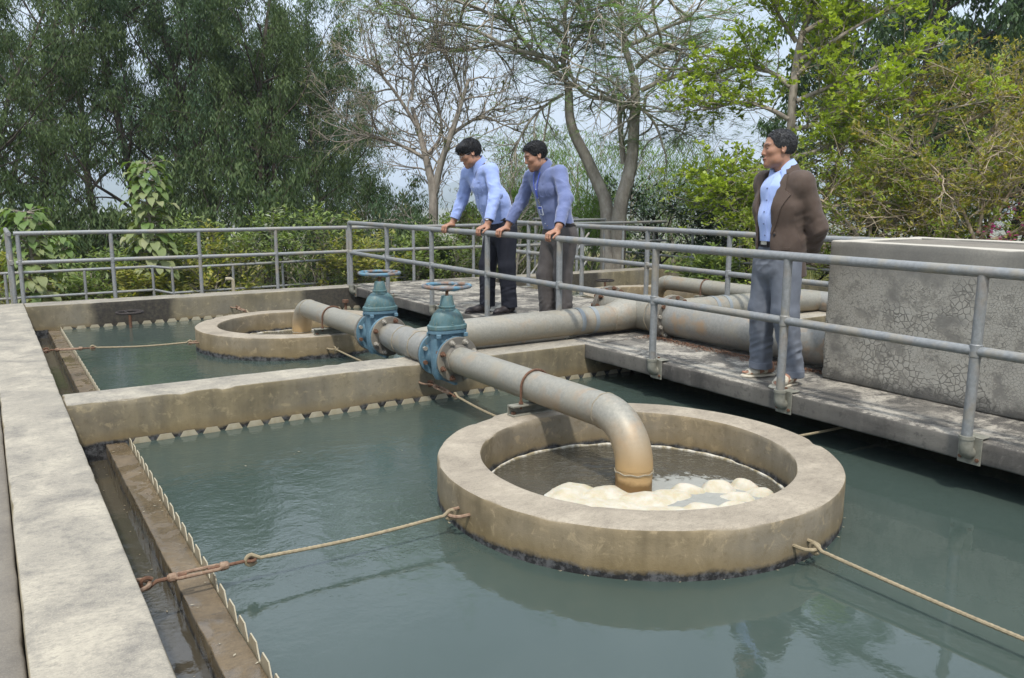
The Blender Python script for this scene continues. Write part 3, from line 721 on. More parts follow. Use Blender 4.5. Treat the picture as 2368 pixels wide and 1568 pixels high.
# ------------------------------------------------------------------ pipes and valves
PX, PZ, PR = 2.855, .092, .100
def bolt_mesh():
    # hex head on +y, shank end on -y, centred at 0
    mb = MB(); a = np.linspace(0, 2*np.pi, 6, endpoint=False)
    def hexa(y0, y1, r):
        V = [(r*math.cos(t), y, r*math.sin(t)) for y in (y0, y1) for t in a]
        mb.add(V, [list(range(5, -1, -1)), list(range(6, 12))]+[(i, (i+1) % 6, (i+1) % 6+6, i+6) for i in range(6)])
    hexa(.030, .046, .0175); hexa(-.046, -.030, .0175); mb.lathe([(.0215, -.030), (.0215, -.027)], axis='y', n=12); mb.cyl((0, -.068, 0), (0, .03, 0), .0095, 10)
    return np.concatenate(mb.v), mb.f
BV, BF = bolt_mesh()
BOLT = {m: mesh_from('bolt', BV, BF, m) for m in ('bolt_steel', 'rust')}
for _m in BOLT.values():
    import bmesh as _b; q = _b.new(); q.from_mesh(_m); _b.ops.recalc_face_normals(q, faces=q.faces); q.to_mesh(_m); q.free()
def bolts(parent, c, r, axis='y', n=8, phase=math.pi/8, s=1., rusty=.4, flip=False):
    org = ORG[parent.name]
    for i in range(n):
        a = phase+2*math.pi*i/n; q = np.array(c, float)
        if axis == 'y': q += (r*math.cos(a), 0, r*math.sin(a))
        else: q += (0, r*math.cos(a), r*math.sin(a))
        o = bpy.data.objects.new('bolt', BOLT['rust' if random.random() < rusty else 'bolt_steel']); link(o, parent); o.location = q-org
        rz = (math.pi if flip else 0)+(math.pi/2 if axis == 'x' else 0)
        o.rotation_euler = (0, 0, rz); o.scale = (s, s, s)
        o.rotation_euler = (Matrix.Rotation(rz, 3, 'Z') @ Matrix.Rotation(random.random()*6, 3, 'Y')).to_euler()
def disc(y0, y1, r, c, mat, name, parent, axis='y', bev=.003, hole=0.):
    e = bev
    MB().lathe([(r-e, y0), (r, y0+e), (r, y1-e), (r-e, y1)], c, axis, 64).build(name, mat, parent)
def seam(pts_c, r, axis_dir, parent, nm='weld_seam', mat='weld'):
    """a bead of weld round a pipe"""
    d = unit(axis_dir); u = unit(np.cross(d, (0, 0, 1) if abs(d[2]) < .9 else (1, 0, 0))); v = np.cross(d, u)
    P = [np.asarray(pts_c)+(r+.001)*(math.cos(t)*u+math.sin(t)*v)+d*.003*math.sin(t*9) for t in np.linspace(0, 2*np.pi, 48, endpoint=False)]
    MB().tube(P, .0045, 6, closed=True).build(nm, mat, parent)

def inlet(px, y_fl, y_c, sgn, label, flange_label=None):
    """pipe from a valve flange at y_fl along y to the well centre y_c, then an elbow down"""
    t = thing('inlet_pipe', label, 'pipe', (px, (y_fl+y_c)/2, PZ))
    rb = .255; s = 1 if y_fl > y_c else -1
    ye = y_c+s*rb
    MB().tube([(px, y_fl-s*.001, PZ), (px, ye, PZ)], PR, 48).build('pipe_run', 'galvanised_pipe', t)
    P = [(px, ye-s*rb*math.sin(a), PZ-rb*(1-math.cos(a))) for a in np.linspace(0, math.pi/2, 18)]
    MB().tube(P+[(px, y_c, PZ-rb-.005)], [PR+.002]*19, 48, up=(1, 0, 0)).build('elbow', 'galvanised_pipe', t)
    MB().tube([(px, y_c, PZ-rb), (px, y_c, ZW-.2)], PR, 48, up=(1, 0, 0)).build('outlet', 'galvanised_pipe', t)
    seam((px, ye, PZ), PR, (0, 1, 0), t); seam((px, y_c, PZ-rb-.02), PR+.002, (0, 0, 1), t)
    MB().lathe([(PR-.002, 0), (PR+.014, .001), (PR+.004, .035)] if s < 0 else [(PR+.004, -.035), (PR+.014, -.001), (PR-.002, 0)], (px, y_fl-s*.022, PZ), 'y', 48).build('collar', 'flange_steel', t)
    f = MB().lathe([(.166, -.011), (.170, -.008), (.170, .008), (.166, .011)], (px, y_fl-s*.0115, PZ), 'y', 64).build('flange', 'flange_steel', t)
    bolts(t, (px, y_fl+s*.002, PZ), .142, 'y', 8, rusty=.3, flip=s < 0)
    return t
inlet(PX, 5.17, 3.195, 1, 'grey steel inlet pipe curving down into the foamy front feed well')
inlet(PX-.02, 6.665, 8.62, -1, 'grey steel inlet pipe curving down into the rear left feed well')
inlet(8.02, 6.665, 8.62, -1, 'grey steel inlet pipe of the right rear feed well, behind the railings')
inlet(8.02, 5.17, 3.195, 1, 'grey steel inlet pipe of the right front tank, between jacket and chamber')

def gate_valve(px, yc, label):
    t = thing('gate_valve', label, 'valve', (px, yc, 0))
    B, G = 'blue_valve_paint', 'green_valve_paint'
    # two end flanges and the bore between
    for s in (-1, 1):
        disc(yc+s*.145-.0125, yc+s*.145+.0125, .170, (px, 0, PZ), B, 'flange', t)
        MB().lathe([(.128, yc+s*.133), (.112, yc+s*.10), (.112, yc)] if s < 0 else [(.112, yc), (.112, yc+s*.10), (.128, yc+s*.133)], (px, 0, PZ), 'y', 40).build('body_neck', B, t)
    # gate housing: flat oval column that widens to the bonnet joint
    def oval(z, rx, ry, n=40, e=2.6):
        a = np.linspace(0, 2*np.pi, n, endpoint=False); c, s_ = np.cos(a), np.sin(a)
        return np.c_[px+rx*np.sign(c)*abs(c)**(2/e), yc+ry*np.sign(s_)*abs(s_)**(2/e), np.full(n, z)]
    def loft(secs, n=40):
        V = np.concatenate(secs); m = len(secs); F = [(i*n+k, i*n+(k+1) % n, (i+1)*n+(k+1) % n, (i+1)*n+k) for i in range(m-1) for k in range(n)]
        return V, F+[list(range(n-1, -1, -1)), list(range((m-1)*n, m*n))]
    body = MB(); V, F = loft([oval(-.085, .05, .03), oval(-.075, .10, .05), oval(-.03, .125, .062), oval(.09, .132, .066), oval(.22, .132, .066), oval(.272, .136, .072), oval(.276, .150, .092), oval(.300, .150, .094)]); body.add(V, F); body.build('body', B, t)
    # foot and ribs
    rb = MB()
    for s in (-1, 1):
        rb.box(px-.008, px+.008, yc+min(s*.06, s*.135), yc+max(s*.06, s*.135), .19, .255); 
    rb.build('rib', B, t)
    rl = MB(); rl.box(px-.012, px+.012, yc-.13, yc+.13, -.105, -.07); rl.build('foot_rib', B, t)
    for sx in (-1, 1):
        for sy in (-1, 1): MB().box(px+sx*.112-.016, px+sx*.112+.016, yc+sy*.078-.014, yc+sy*.078+.014, .245, .2755, .004).build('lug', B, t)
    bf = MB(); V, F = loft([oval(.303, .150, .094), oval(.306, .153, .097), oval(.330, .153, .097), oval(.336, .148, .092)]); bf.add(V, F); bf.build('bonnet_flange', G, t)
    secs = []
    for u in np.linspace(0, 1, 10):
        z = .336+.125*u; k = math.sqrt(max(0, 1-(u*.93)**2.2)); secs.append(oval(z, .128*k+.004, .082*k+.004, e=2.2))
    dm = MB(); V, F = loft(secs); dm.add(V, F); dm.build('bonnet', G, t)
    for k in range(6):
        a = math.pi/6+k*math.pi/3; MB().lathe([(.0155, 0), (.0155, .010), (.012, .012), (.012, .024), (.006, .027)], (px+.133*math.cos(a)*1.0, yc+.079*math.sin(a), .334), 'z', 10).build('bonnet_bolt', G, t)
    MB().lathe([(.062, .445), (.060, .462), (.064, .466), (.064, .474), (.056, .478), (.043, .545), (.040, .550), (.012, .551)], (px, yc, 0), 'z', 32).build('stem_neck', G, t)
    MB().cyl((px, yc, .545), (px, yc, .602), .012, 14).build('stem', 'rust', t)
    hw = MB(); R = .172
    hw.tube([(px+R*math.cos(a), yc+R*math.sin(a), .622) for a in np.linspace(0, 2*np.pi, 56, endpoint=False)], .0145, 12, closed=True)
    w = hw.build('handwheel', 'handwheel_paint', t)
    ph = random.random()
    for k in range(4):
        a = ph+k*math.pi/2; c, s = math.cos(a), math.sin(a)
        MB().tube([(px+.018*c, yc+.018*s, .596), (px+.06*c, yc+.06*s, .594), (px+.13*c, yc+.13*s, .612), (px+R*c, yc+R*s, .622)], [.011, .010, .009, .009], 8).build('spoke', 'handwheel_paint', w)
    MB().lathe([(.022, .582), (.026, .588), (.026, .606), (.018, .612), (.001, .612)], (px, yc, 0), 'z', 20).build('hub', 'rust', w)
gate_valve(PX, 5.315, 'blue gate valve nearest the camera on the dividing wall, with rusted blue handwheel')
gate_valve(PX-.01, 6.52, 'blue gate valve further back beside the rear left feed well, with blue handwheel')
gate_valve(8.02, 6.52, 'blue gate valve on the right tank pipe, hidden behind the man in the jacket')

MZ, MY = .145, 5.91
def manifold():
    t = thing('tee_pipe', 'short flanged steel tee joining the two blue valves', 'pipe', (PX, MY, MZ))
    y0, y1 = 5.46, 6.375
    MB().lathe([(.104, y0+.02), (.118, y0+.16), (.121, y0+.34), (.121, y1-.34), (.118, y1-.16), (.104, y1-.02)], (PX, 0, PZ+.006), 'y', 48).build('tee_run', 'galvanised_big_pipe', t)
    for y, s in ((y0, 1), (y1, -1)):
        MB().lathe([(.166, -.011), (.170, -.008), (.170, .008), (.166, .011)], (PX, y+s*.0115, PZ), 'y', 64).build('flange', 'flange_steel', t)
        bolts(t, (PX, y-s*.002, PZ), .142, 'y', 8, rusty=.7, flip=s > 0)
    seam((PX, y0+.30, PZ+.006), .121, (0, 1, 0), t); seam((PX, y1-.32, PZ+.006), .121, (0, 1, 0), t)
    # branch to the walkway
    m = thing('header_pipe', 'thick grey header pipe crossing from the blue valves to the walkway', 'pipe', (4.0, MY, MZ))
    MB().tube([(PX+.04, MY, PZ+.012), (PX+.2, MY, PZ+.02), (PX+.45, MY, MZ-.01), (4.92, MY, MZ)], [.112, .117, .125, .125], 48).build('pipe_run', 'galvanised_pipe', m)
    MB().tube([(4.90, MY, MZ), (5.0, MY, MZ+.012), (5.09, MY, MZ+.03), (5.27, MY, .185)], [.127, .142, .158, .16], 48).build('flared_end', 'galvanised_pipe', m)
    seam((4.91, MY, MZ), .127, (1, 0, 0), m)
    for x in (4.50, 4.66):
        MB().tube([(x, MY, MZ), (x+.045, MY, MZ)], .1265, 48).build('paint_band', 'band_grey', m)
    # big pipe along the walkway with its cross piece
    X, Z, R = 5.27, .182, .166
    b = thing('main_pipe', 'big rust-streaked main pipe lying along the walkway into the concrete chamber', 'pipe', (X, 4.5, Z))
    MB().tube([(X, 5.44, Z), (X, 3.4, Z)], R, 64).build('pipe_run', 'galvanised_big_pipe', b)
    MB().lathe([(.205, -.014), (.210, -.010), (.210, .010), (.205, .014)], (X, 5.424, Z), 'y', 64).build('flange', 'flange_steel', b)
    c = thing('cross_pipe', 'flanged steel cross piece where the pipes meet on the walkway', 'pipe', (X, MY, Z))
    MB().tube([(X, 5.455, Z), (X, 6.33, Z)], R, 64).build('cross_run', 'galvanised_pipe', c)
    for y in (5.455, 6.325):
        MB().lathe([(.205, -.014), (.210, -.010), (.210, .010), (.205, .014)], (X, y, Z), 'y', 64).build('flange', 'flange_steel', c)
    bolts(c, (X, 5.44, Z), .188, 'y', 12, rusty=.5, s=1.05, flip=True); bolts(c, (X, 6.34, Z), .188, 'y', 12, rusty=.5, s=1.05)
    MB().lathe([(.205, -.010), (.210, -.006), (.210, .006), (.205, .010)], (X, 6.352, Z), 'y', 64).build('blind_flange', 'flange_steel', c)
    seam((X-.02, 5.62, Z), R, (0, 1, 0), c)
    m2 = thing('header_pipe', 'thick grey header pipe on the right of the main pipe, leading to the right tanks', 'pipe', (6.6, MY, MZ))
    MB().tube([(5.28, MY, .185), (5.45, MY, MZ+.03), (5.54, MY, MZ+.012), (5.64, MY, MZ)], [.16, .158, .142, .127], 48).build('flared_end', 'galvanised_pipe', m2)
    MB().tube([(5.63, MY, MZ), (7.55, MY, MZ-.01), (7.84, MY, PZ+.02), (8.0, MY, PZ+.012)], [.125, .125, .117, .112], 48).build('pipe_run', 'galvanised_pipe', m2)
    for x in (6.25, 6.42): MB().tube([(x, MY, MZ), (x+.045, MY, MZ-.001)], .1265, 48).build('paint_band', 'band_grey', m2)
    t2 = thing('tee_pipe', 'flanged steel tee on the right tank pipe, between jacket and chamber', 'pipe', (8.02, MY, MZ))
    MB().lathe([(.104, y0-.27), (.118, y0+.16), (.121, y0+.34), (.121, y1-.34), (.118, y1-.16), (.104, y1-.02)], (8.02, 0, PZ+.006), 'y', 48).build('tee_run', 'galvanised_big_pipe', t2)
    # thin drain pipe on the dividing wall behind the header
    d = MB().tube([(3.05, 5.88, .03), (4.4, 5.88, .03)], .030, 14).build('drain_pipe', 'galvanised_big_pipe'); tag(d, 'thin grey pipe lying on the dividing wall under the header pipe', 'pipe')
_t = NT('band_grey'); _t.bsdf((.235, .255, .26), .5, .2)
manifold()

def pipe_saddle(px, yc, z0, label, s=1):
    t = thing('pipe_clamp', label, 'pipe clamp', (px, yc, z0))
    # channel section lying across, open to the side
    ch = MB(); z1 = PZ-PR-.001
    w = .19
    ch.box(px-w, px+w, yc-.035, yc+.035, z0, z0+.008); ch.box(px-w, px+w, yc-.035, yc+.035, z1-.008, z1); ch.box(px-w, px+w, yc+.027*s-.004, yc+.027*s+.004, z0+.0085, z1-.0085)
    ch.build('channel', 'bracket_steel', t)
    R = PR+.009
    P = [(px-R, yc, z1-.03), (px-R, yc, PZ-.05), (px-R, yc, PZ)]+[(px-R*math.cos(a), yc, PZ+R*math.sin(a)) for a in np.linspace(.1, math.pi-.1, 22)]+[(px+R, yc, PZ), (px+R, yc, z1-.03)]
    MB().tube(P, .008, 8).build('u_bolt', 'rust', t)
    for sx in (-1, 1):
        o = bpy.data.objects.new('nut', NUT); link(o, t); o.location = (px+sx*R-px, 0, z1-z0+.002)
        o = bpy.data.objects.new('nut', NUT); link(o, t); o.location = (sx*.165, 0, .010)
_mb = MB(); _a = [2*math.pi*i/6 for i in range(6)]
_mb.add([(.016*math.cos(t), .016*math.sin(t), z) for z in (0, .013) for t in _a], [list(range(5, -1, -1)), list(range(6, 12))]+[(i, (i+1) % 6, (i+1) % 6+6, i+6) for i in range(6)])
NUT = mesh_from('nut', np.concatenate(_mb.v), _mb.f, 'rust')
pipe_saddle(PX, 4.145, -.075, 'rusty U-bolt clamp on a steel channel at the rim of the front feed well')
pipe_saddle(PX-.02, 7.66, -.075, 'rusty U-bolt clamp on a dark channel at the rim of the rear left feed well')
pipe_saddle(8.02, 7.66, -.075, 'U-bolt clamp at the rim of the right rear feed well')

# ------------------------------------------------------------------ railings
RT, RM, RR = .905, .49, .0295
def bracket(t, x, y, s=-1):
    """angle bracket on the slab edge; the post turns into it through a pipe elbow (s: side the post stands on)"""
    org = ORG[t.name]
    b = MB(); fx = XR if s < 0 else 6.45
    x0, x1 = sorted((fx+s*.002, fx+s*.010))
    b.box(x0, x1, y-.062, y+.062, -.135, .012, .002); x0, x1 = sorted((fx+s*.010, fx-s*.075)); b.box(x0, x1, y-.062, y+.062, .0125, .0185, .002)
    bo = b.build('bracket', 'bracket_steel', t)
    e = MB(); px = fx+s*.052
    P = [(px, y, .02), (px, y, -.035)]+[(px-s*(.035-.035*math.cos(a)), y, -.035-.035*math.sin(a)) for a in np.linspace(.2, math.pi/2, 7)]+[(fx+s*.006, y, -.070)]
    e.tube(P, [.036, .036]+[.036]*7+[.034], 16, up=(0, 1, 0)); e.tube([(px, y, .012), (px, y, .03)], .040, 16)
    e.build('elbow', 'bracket_steel', bo)
    for dy in (-.045, .045): MB().lathe([(.011, 0), (.011, .009), (.002, .010)] if s > 0 else [(.002, -.010), (.011, -.009), (.011, 0)], (fx+s*.0105, y+dy, -.105 if dy < 0 else -.10), 'x', 6).build('bolt', 'rust', bo, smooth=0)
    MB().lathe([(.011, 0), (.011, .009), (.002, .010)], (fx-s*.045, y+.03, .019), 'z', 6).build('bolt', 'rust', bo, smooth=0)
def rail_y(name, label, x, ys, y0, y1, rt=RT, rm=RM, r=RR, zb=0., side=None, ends=(False, False), mat='galvanised_rail', foot=False):
    t = thing(name, label, 'railing', (x, (y0+y1)/2, 0))
    rr = lambda y: 0
    MB().tube([(x, y, rt+.002*math.sin(y*2.1)) for y in np.linspace(y0, y1, 14)], r, 20).build('top_rail', mat, t)
    MB().tube([(x, y, rm+.002*math.sin(y*1.7+1)) for y in np.linspace(y0, y1, 14)], r*.93, 18).build('mid_rail', mat, t)
    for y in ys:
        zb_ = .02 if side else zb
        lean = random.uniform(-.004, .004)
        MB().tube([(x+lean, y, zb_), (x, y, rm), (x, y, rt-r*.6)], r*.93, 18).build('post', mat, t)
        MB().tube([(x, y, rm-r*1.25), (x, y, rm-r*1.05), (x, y, rm+r*1.05), (x, y, rm+r*1.25)], [r*.9, r*1.07, r*1.07, r*.9], 18).build('weld_collar', mat, t)
        if side: bracket(t, x, y, side)
        if foot:
            MB().box(x-.06, x+.06, y-.06, y+.06, zb+.001, zb+.008).build('base_plate', 'bracket_steel', t)
    return t
def rail_x(name, label, y, xs, x0, x1, rt, rm, r=RR, zb=0., mat='galvanised_rail'):
    t = thing(name, label, 'railing', ((x0+x1)/2, y, zb))
    MB().tube([(x, y, rt+.003*math.sin(x*1.9)) for x in np.linspace(x0, x1, 14)], r, 18).build('top_rail', mat, t)
    MB().tube([(x, y, rm+.003*math.sin(x*1.4)) for x in np.linspace(x0, x1, 14)], r*.93, 16).build('mid_rail', mat, t)
    for x in xs:
        MB().tube([(x, y, zb), (x, y, rm), (x, y, rt-r*.6)], r*.93, 16).build('post', mat, t)
        MB().tube([(x, y, rm-r*1.25), (x, y, rm-r*1.05), (x, y, rm+r*1.05), (x, y, rm+r*1.25)], [r*.9, r*1.07, r*1.07, r*.9], 16).build('weld_collar', mat, t)
    return t
def corner(t, P, r=RR, mat='galvanised_rail', name='rail_corner'):
    MB().tube(P, r*1.06, 18).build(name, mat, t)
def rails():
    xl = XR-.050
    ys = [2.205, 3.43, 4.66, 5.91, 7.16, 8.40, 9.64, 10.88]
    t = rail_y('railing', 'galvanised railing along the near edge of the walkway, the men lean on it', xl, ys, .2, 10.90, side=-1)
    corner(t, [(xl, 10.80, RT), (xl, 10.86, RT), (xl, 10.895, RT-.012), (xl, 10.908, RT-.045), (xl, 10.908, RT-.1)])
    xr = 6.50
    ys = [4.66, 5.91, 7.16, 8.40, 9.64, 10.88]
    t = rail_y('railing', 'galvanised railing along the far edge of the walkway, behind the men', xr, ys, 3.0, 10.90, side=None, zb=0., foot=False)
    corner(t, [(xr, 10.80, RT), (xr, 10.86, RT), (xr, 10.895, RT-.012), (xr, 10.908, RT-.045), (xr, 10.908, RT-.1)])
    for y in ys: MB().box(xr-.11, xr+.05, y-.055, y+.055, -.012 if False else .001, .010).build('base_plate', 'bracket_steel', t)
    # railing on the far outer face of the tanks
    xs = [.34, 1.34, 2.39, 3.41, 4.46, 5.52, 6.58, 7.64, 8.66, 9.70]
    t = rail_x('railing', 'galvanised railing behind the far tank wall, in front of the shrubs', 11.335, xs, .30, 10.75, .82, .475, .026, -.3)
    # return along the outer left side
    t = rail_y('railing', 'galvanised railing returning from the far left corner, seen end on', .255, [11.42, 12.6], 11.36, 12.8, .82, .475, .026, -.9)
    # right outer side
    xs = [9.6, 10.72, 11.75, 12.64, 8.4, 7.2, 6.0, 4.8]
    t = rail_y('railing', 'galvanised railing along the outer right side of the right tanks', 10.82, xs, 3.5, 12.7, .69, .18, .026, -.3)
    # landing and stair at the far right corner
    s = thing('stair_railing', 'galvanised stair railing with sloping bars at the far right corner by the tree trunk', 'railing', (9.4, 12.6, -.9))
    for y in (11.9, 12.75):
        MB().tube([(8.7, y, .86), (9.75, y, .86)], .024, 14).build('top_rail', 'galvanised_rail', s); MB().tube([(8.7, y, .40), (9.75, y, .40)], .022, 14).build('mid_rail', 'galvanised_rail', s)
        for x in (8.75, 9.72): MB().tube([(x, y, -.9), (x, y, .86)], .022, 12).build('post', 'galvanised_rail', s)
        for dz in (.0, -.46): MB().tube([(9.35, y-.02, .62+dz), (8.55, y-.02, -.28+dz)], .022, 12).build('sloping_rail', 'galvanised_rail', s)
    # lower railing of the path below the far wall
    t = thing('path_railing', 'thin low galvanised railing below the far left wall, among the shrubs', 'railing', (3.0, 13.0, -.9))
    kink = [(-2.5, 13, .20), (2.06, 13, .235), (2.30, 13, .20), (6.2, 13, .245)]
    MB().tube(kink, .021, 12).build('top_rail', 'galvanised_rail', t); MB().tube([(x, y, z-.345-.03*(x > 2.2)) for x, y, z in kink], .019, 12).build('mid_rail', 'galvanised_rail', t)
    for x in (-1.0, .2, 1.16, 2.06, 2.33, 3.22, 4.0, 4.75, 5.5, 6.15): MB().tube([(x, 13, -.95), (x, 13, .22)], .020, 12).build('post', 'galvanised_rail', t)
    MB().tube([(4.05, 12.7, -.9), (5.9, 12.8, .45)], .021, 12).build('sloping_rail', 'galvanised_rail', t)
rails()

def small_fittings():
    for k, (x, lab) in enumerate(((1.40, 'black rusted handwheel beside the stained far wall of the rear left tank'), (8.75, 'black rusted handwheel beside the far wall of the right rear tank'))):
        y, z = 10.66, -.115
        t = thing('sluice_handwheel', lab, 'handwheel', (x, y, ZW))
        w = MB().tube([(x+.145*math.cos(a), y+.145*math.sin(a), z) for a in np.linspace(0, 2*np.pi, 40, endpoint=False)], .014, 10, closed=True).build('handwheel', 'black_iron', t)
        for a in (.3, .3+math.pi/2): MB().tube([(x+.145*math.cos(a), y+.145*math.sin(a), z), (x, y, z-.02), (x-.145*math.cos(a), y-.145*math.sin(a), z)], .010, 8).build('spoke', 'black_iron', w)
        MB().cyl((x, y, ZW-.1), (x, y, z-.01), .018, 12).build('stem', 'rust', t)
    p = MB(); p.tube([(2.83, 11.45, -.9), (2.83, 11.45, .10), (2.825, 11.45, .13), (2.80, 11.45, .15), (2.73, 11.45, .152)], .024, 14); tag(p.build('stand_pipe', 'weir_plastic'), 'short beige plastic standpipe with elbow behind the far left wall', 'pipe')
    o = MB().tube([(4.16, 10.72, ZW-.05), (4.16, 10.72, -.16)], .02, 8).tube([(4.16, 10.72, -.19), (4.16, 10.72, -.15)], .045, 10).build('valve_stem', 'rust'); tag(o, 'rusty valve stem at the weir by the far end of the walkway', 'valve stem')
small_fittings()

# ------------------------------------------------------------------ vegetation
def tubes_mesh(lines, n=5):
    """many tapered polylines as one mesh: lines = [(pts, radii)]"""
    V = []; F = []; n0 = 0
    a = np.linspace(0, 2*np.pi, n, endpoint=False); ca, sa = np.cos(a), np.sin(a)
    for P, R in lines:
        P = np.asarray(P, float); m = len(P)
        if m < 2: continue
        T = np.gradient(P, axis=0); T /= np.maximum(np.linalg.norm(T, axis=1, keepdims=True), 1e-9)
        ref = np.array([0, 0, 1.]) if abs(T[0][2]) < .8 else np.array([1., 0, 0])
        U = np.cross(T, ref); U /= np.maximum(np.linalg.norm(U, axis=1, keepdims=True), 1e-9); W = np.cross(T, U)
        R = np.asarray(R, float)[:, None, None]
        V.append((P[:, None, :]+R*(ca[None, :, None]*U[:, None, :]+sa[None, :, None]*W[:, None, :])).reshape(-1, 3))
        i = np.arange(m*n).reshape(m, n)+n0; j = np.roll(i, -1, 1)
        F.append(np.stack([i[:-1], j[:-1], j[1:], i[1:]], -1).reshape(-1, 4)); n0 += m*n
    return np.concatenate(V), np.concatenate(F)
def rnd_unit(n, rng): v = rng.normal(size=(n, 3)); return v/np.linalg.norm(v, axis=1, keepdims=True)
def leaf_mesh(P, D, N, L, W, fold=.0):
    """diamond leaves: base P, direction D, face normal near N"""
    D = D/np.maximum(np.linalg.norm(D, axis=1, keepdims=True), 1e-9)
    S = np.cross(D, N); S /= np.maximum(np.linalg.norm(S, axis=1, keepdims=True), 1e-9)
    L = np.asarray(L)[:, None]; W = np.asarray(W)[:, None]
    M = P+D*L*.48
    V = np.stack([P, M+S*W*.5, P+D*L, M-S*W*.5], 1).reshape(-1, 3)
    return V, np.arange(len(P)*4).reshape(-1, 4)
def tones(t): return {'tone': ('FLOAT', 'POINT', np.repeat(np.clip(t, 0, 1), 4))}
def grow(rng, p, d, L, r, lv, prm, out, sites):
    """recursive limb; prm per level: (segments, wiggle, lift, taper, children, t0, angle, length ratio, radius ratio)"""
    seg, wig, lift, taper, nch, t0, ang, lr, rr = prm[lv]
    P = [np.asarray(p, float)]; d = unit(d); D = [d]
    for i in range(seg):
        d = unit(d+rng.normal(size=3)*wig+np.array([0, 0, lift])); P.append(P[-1]+d*L/seg); D.append(d)
    R = r*(1-(1-taper)*np.linspace(0, 1, seg+1)); out.append((P, R))
    if lv == len(prm)-1:
        for i in range(1, seg+1): sites.append((P[i], D[i]))
        return
    k = max(1, int(round(nch*rng.uniform(.8, 1.2)))); az = rng.uniform(0, 6.28)
    for c in range(k):
        t = t0+(1-t0)*(c+rng.uniform(.2, .9))/k; q = min(seg-1e-6, t*seg); i = int(q); f = q-i
        pos = P[i]*(1-f)+P[i+1]*f; dd = D[i+1]; az += 2.4+rng.normal()*.4
        u = unit(np.cross(dd, (0, 0, 1) if abs(dd[2]) < .9 else (1, 0, 0))); w = np.cross(dd, u)
        a = ang*rng.uniform(.7, 1.25); nd = unit(dd*math.cos(a)+(u*math.cos(az)+w*math.sin(az))*math.sin(a))
        grow(rng, pos, nd, L*lr*rng.uniform(.7, 1.2)*(1.15-.5*t), max(.003, R[i]*rr), lv+1, prm, out, sites)
    if lv > 0 or True:
        sites.append((P[-1], D[-1]))
def scatter(rng, sites, per, jit, mode, Lr, Wr, tone=(.1, .9), clump=.5):
    S = np.array([s[0] for s in sites]); SD = np.array([s[1] for s in sites]); n = len(S)
    idx = np.repeat(np.arange(n), per); N = len(idx)
    off = rnd_unit(N, rng)*(rng.random(N)**.5)[:, None]*np.asarray(jit)
    P = S[idx]+off
    u = rnd_unit(N, rng)
    if mode == 'droop': D = u*np.array([.55, .55, .35])+np.array([0, 0, -.75]); Nn = rnd_unit(N, rng)
    elif mode == 'up': D = u*np.array([.9, .9, .4])+np.array([0, 0, .35])+SD[idx]*.3; Nn = rnd_unit(N, rng)*.5+np.array([0, 0, 1.])
    elif mode == 'flat': D = u*np.array([1, 1, .25])+SD[idx]*.4; Nn = rnd_unit(N, rng)*.35+np.array([0, 0, 1.])
    else: D = u; Nn = rnd_unit(N, rng)
    L = rng.uniform(*Lr, N); W = rng.uniform(*Wr, N)
    cl = rng.random(n)[idx]
    t = tone[0]+(tone[1]-tone[0])*(clump*cl+(1-clump)*rng.random(N))
    V, F = leaf_mesh(P, D, Nn, L, W); return V, F, t
def frame(bearing, dist):
    b = math.radians(bearing); aw = np.array([math.sin(b), math.cos(b), 0]); rt = np.array([math.cos(b), -math.sin(b), 0])
    return aw*dist, rt, aw
def gz(p):
    d = max(0, math.hypot(max(0, abs(p[0]-5)-9), max(0, abs(p[1]-6)-9))-14)
    return -.95-min(26., .10*d+.0006*d*d)
def plant(name, label, cat, base, trunk, crown, trunk_mat, crown_mat, group=None, extra=None, nside=5):
    """trunk: list of (pts, radii) in world; crown: (V, F, tone)"""
    t = thing(name, label, cat, tuple(base), group)
    if trunk:
        V, F = tubes_mesh(trunk, nside); put('trunk', V, F, trunk_mat, t, True)
    if crown is not None:
        V, F, tn = crown; put('crown', V, F, crown_mat, t, False, tones(tn))
    return t
def copy_plant(src, loc, rz, sc, label, group):
    o = src.copy(); COL.objects.link(o); o.location = loc; o.rotation_euler = (0, 0, rz); o.scale = (sc, sc, sc*random.uniform(.92, 1.08)); o['label'] = label
    if group: o['group'] = group
    for ch in list(src.children):
        c = ch.copy(); COL.objects.link(c); c.parent = o
    return o

# --- tall acacia grove on the left
def acacia(seed, H, base, label, mat):
    rng = np.random.default_rng(seed); out = []; sites = []
    prm = [(12, .055, .03, .25, 17, .16, .95, .33, .42), (6, .12, .03, .3, 6, .2, .75, .5, .5), (4, .2, -.02, .4, 3, .3, .7, .55, .6), (3, .25, -.12, .4, 0, 0, 0, 0, 0)]
    grow(rng, base, (rng.normal()*.06, rng.normal()*.06, 1), H, .016*H, 0, prm, out, sites)
    if rng.random() < .7:
        grow(rng, np.array(base)+(0.25, .1, 0), (rng.normal()*.2, rng.normal()*.2, 1), H*.85, .011*H, 0, prm, out, sites)
    sites = [s for s in sites if s[0][2] > base[2]+1.0]
    return plant('acacia_tree', label, 'tree', base, out, scatter(rng, [q for q in sites if rng.random() < .72], 24, (.20, .20, .26), 'droop', (.07, .15), (.016, .030), (.0, 1.), .65), 'bark_dark', mat, 'tall acacia trees behind the left tanks')
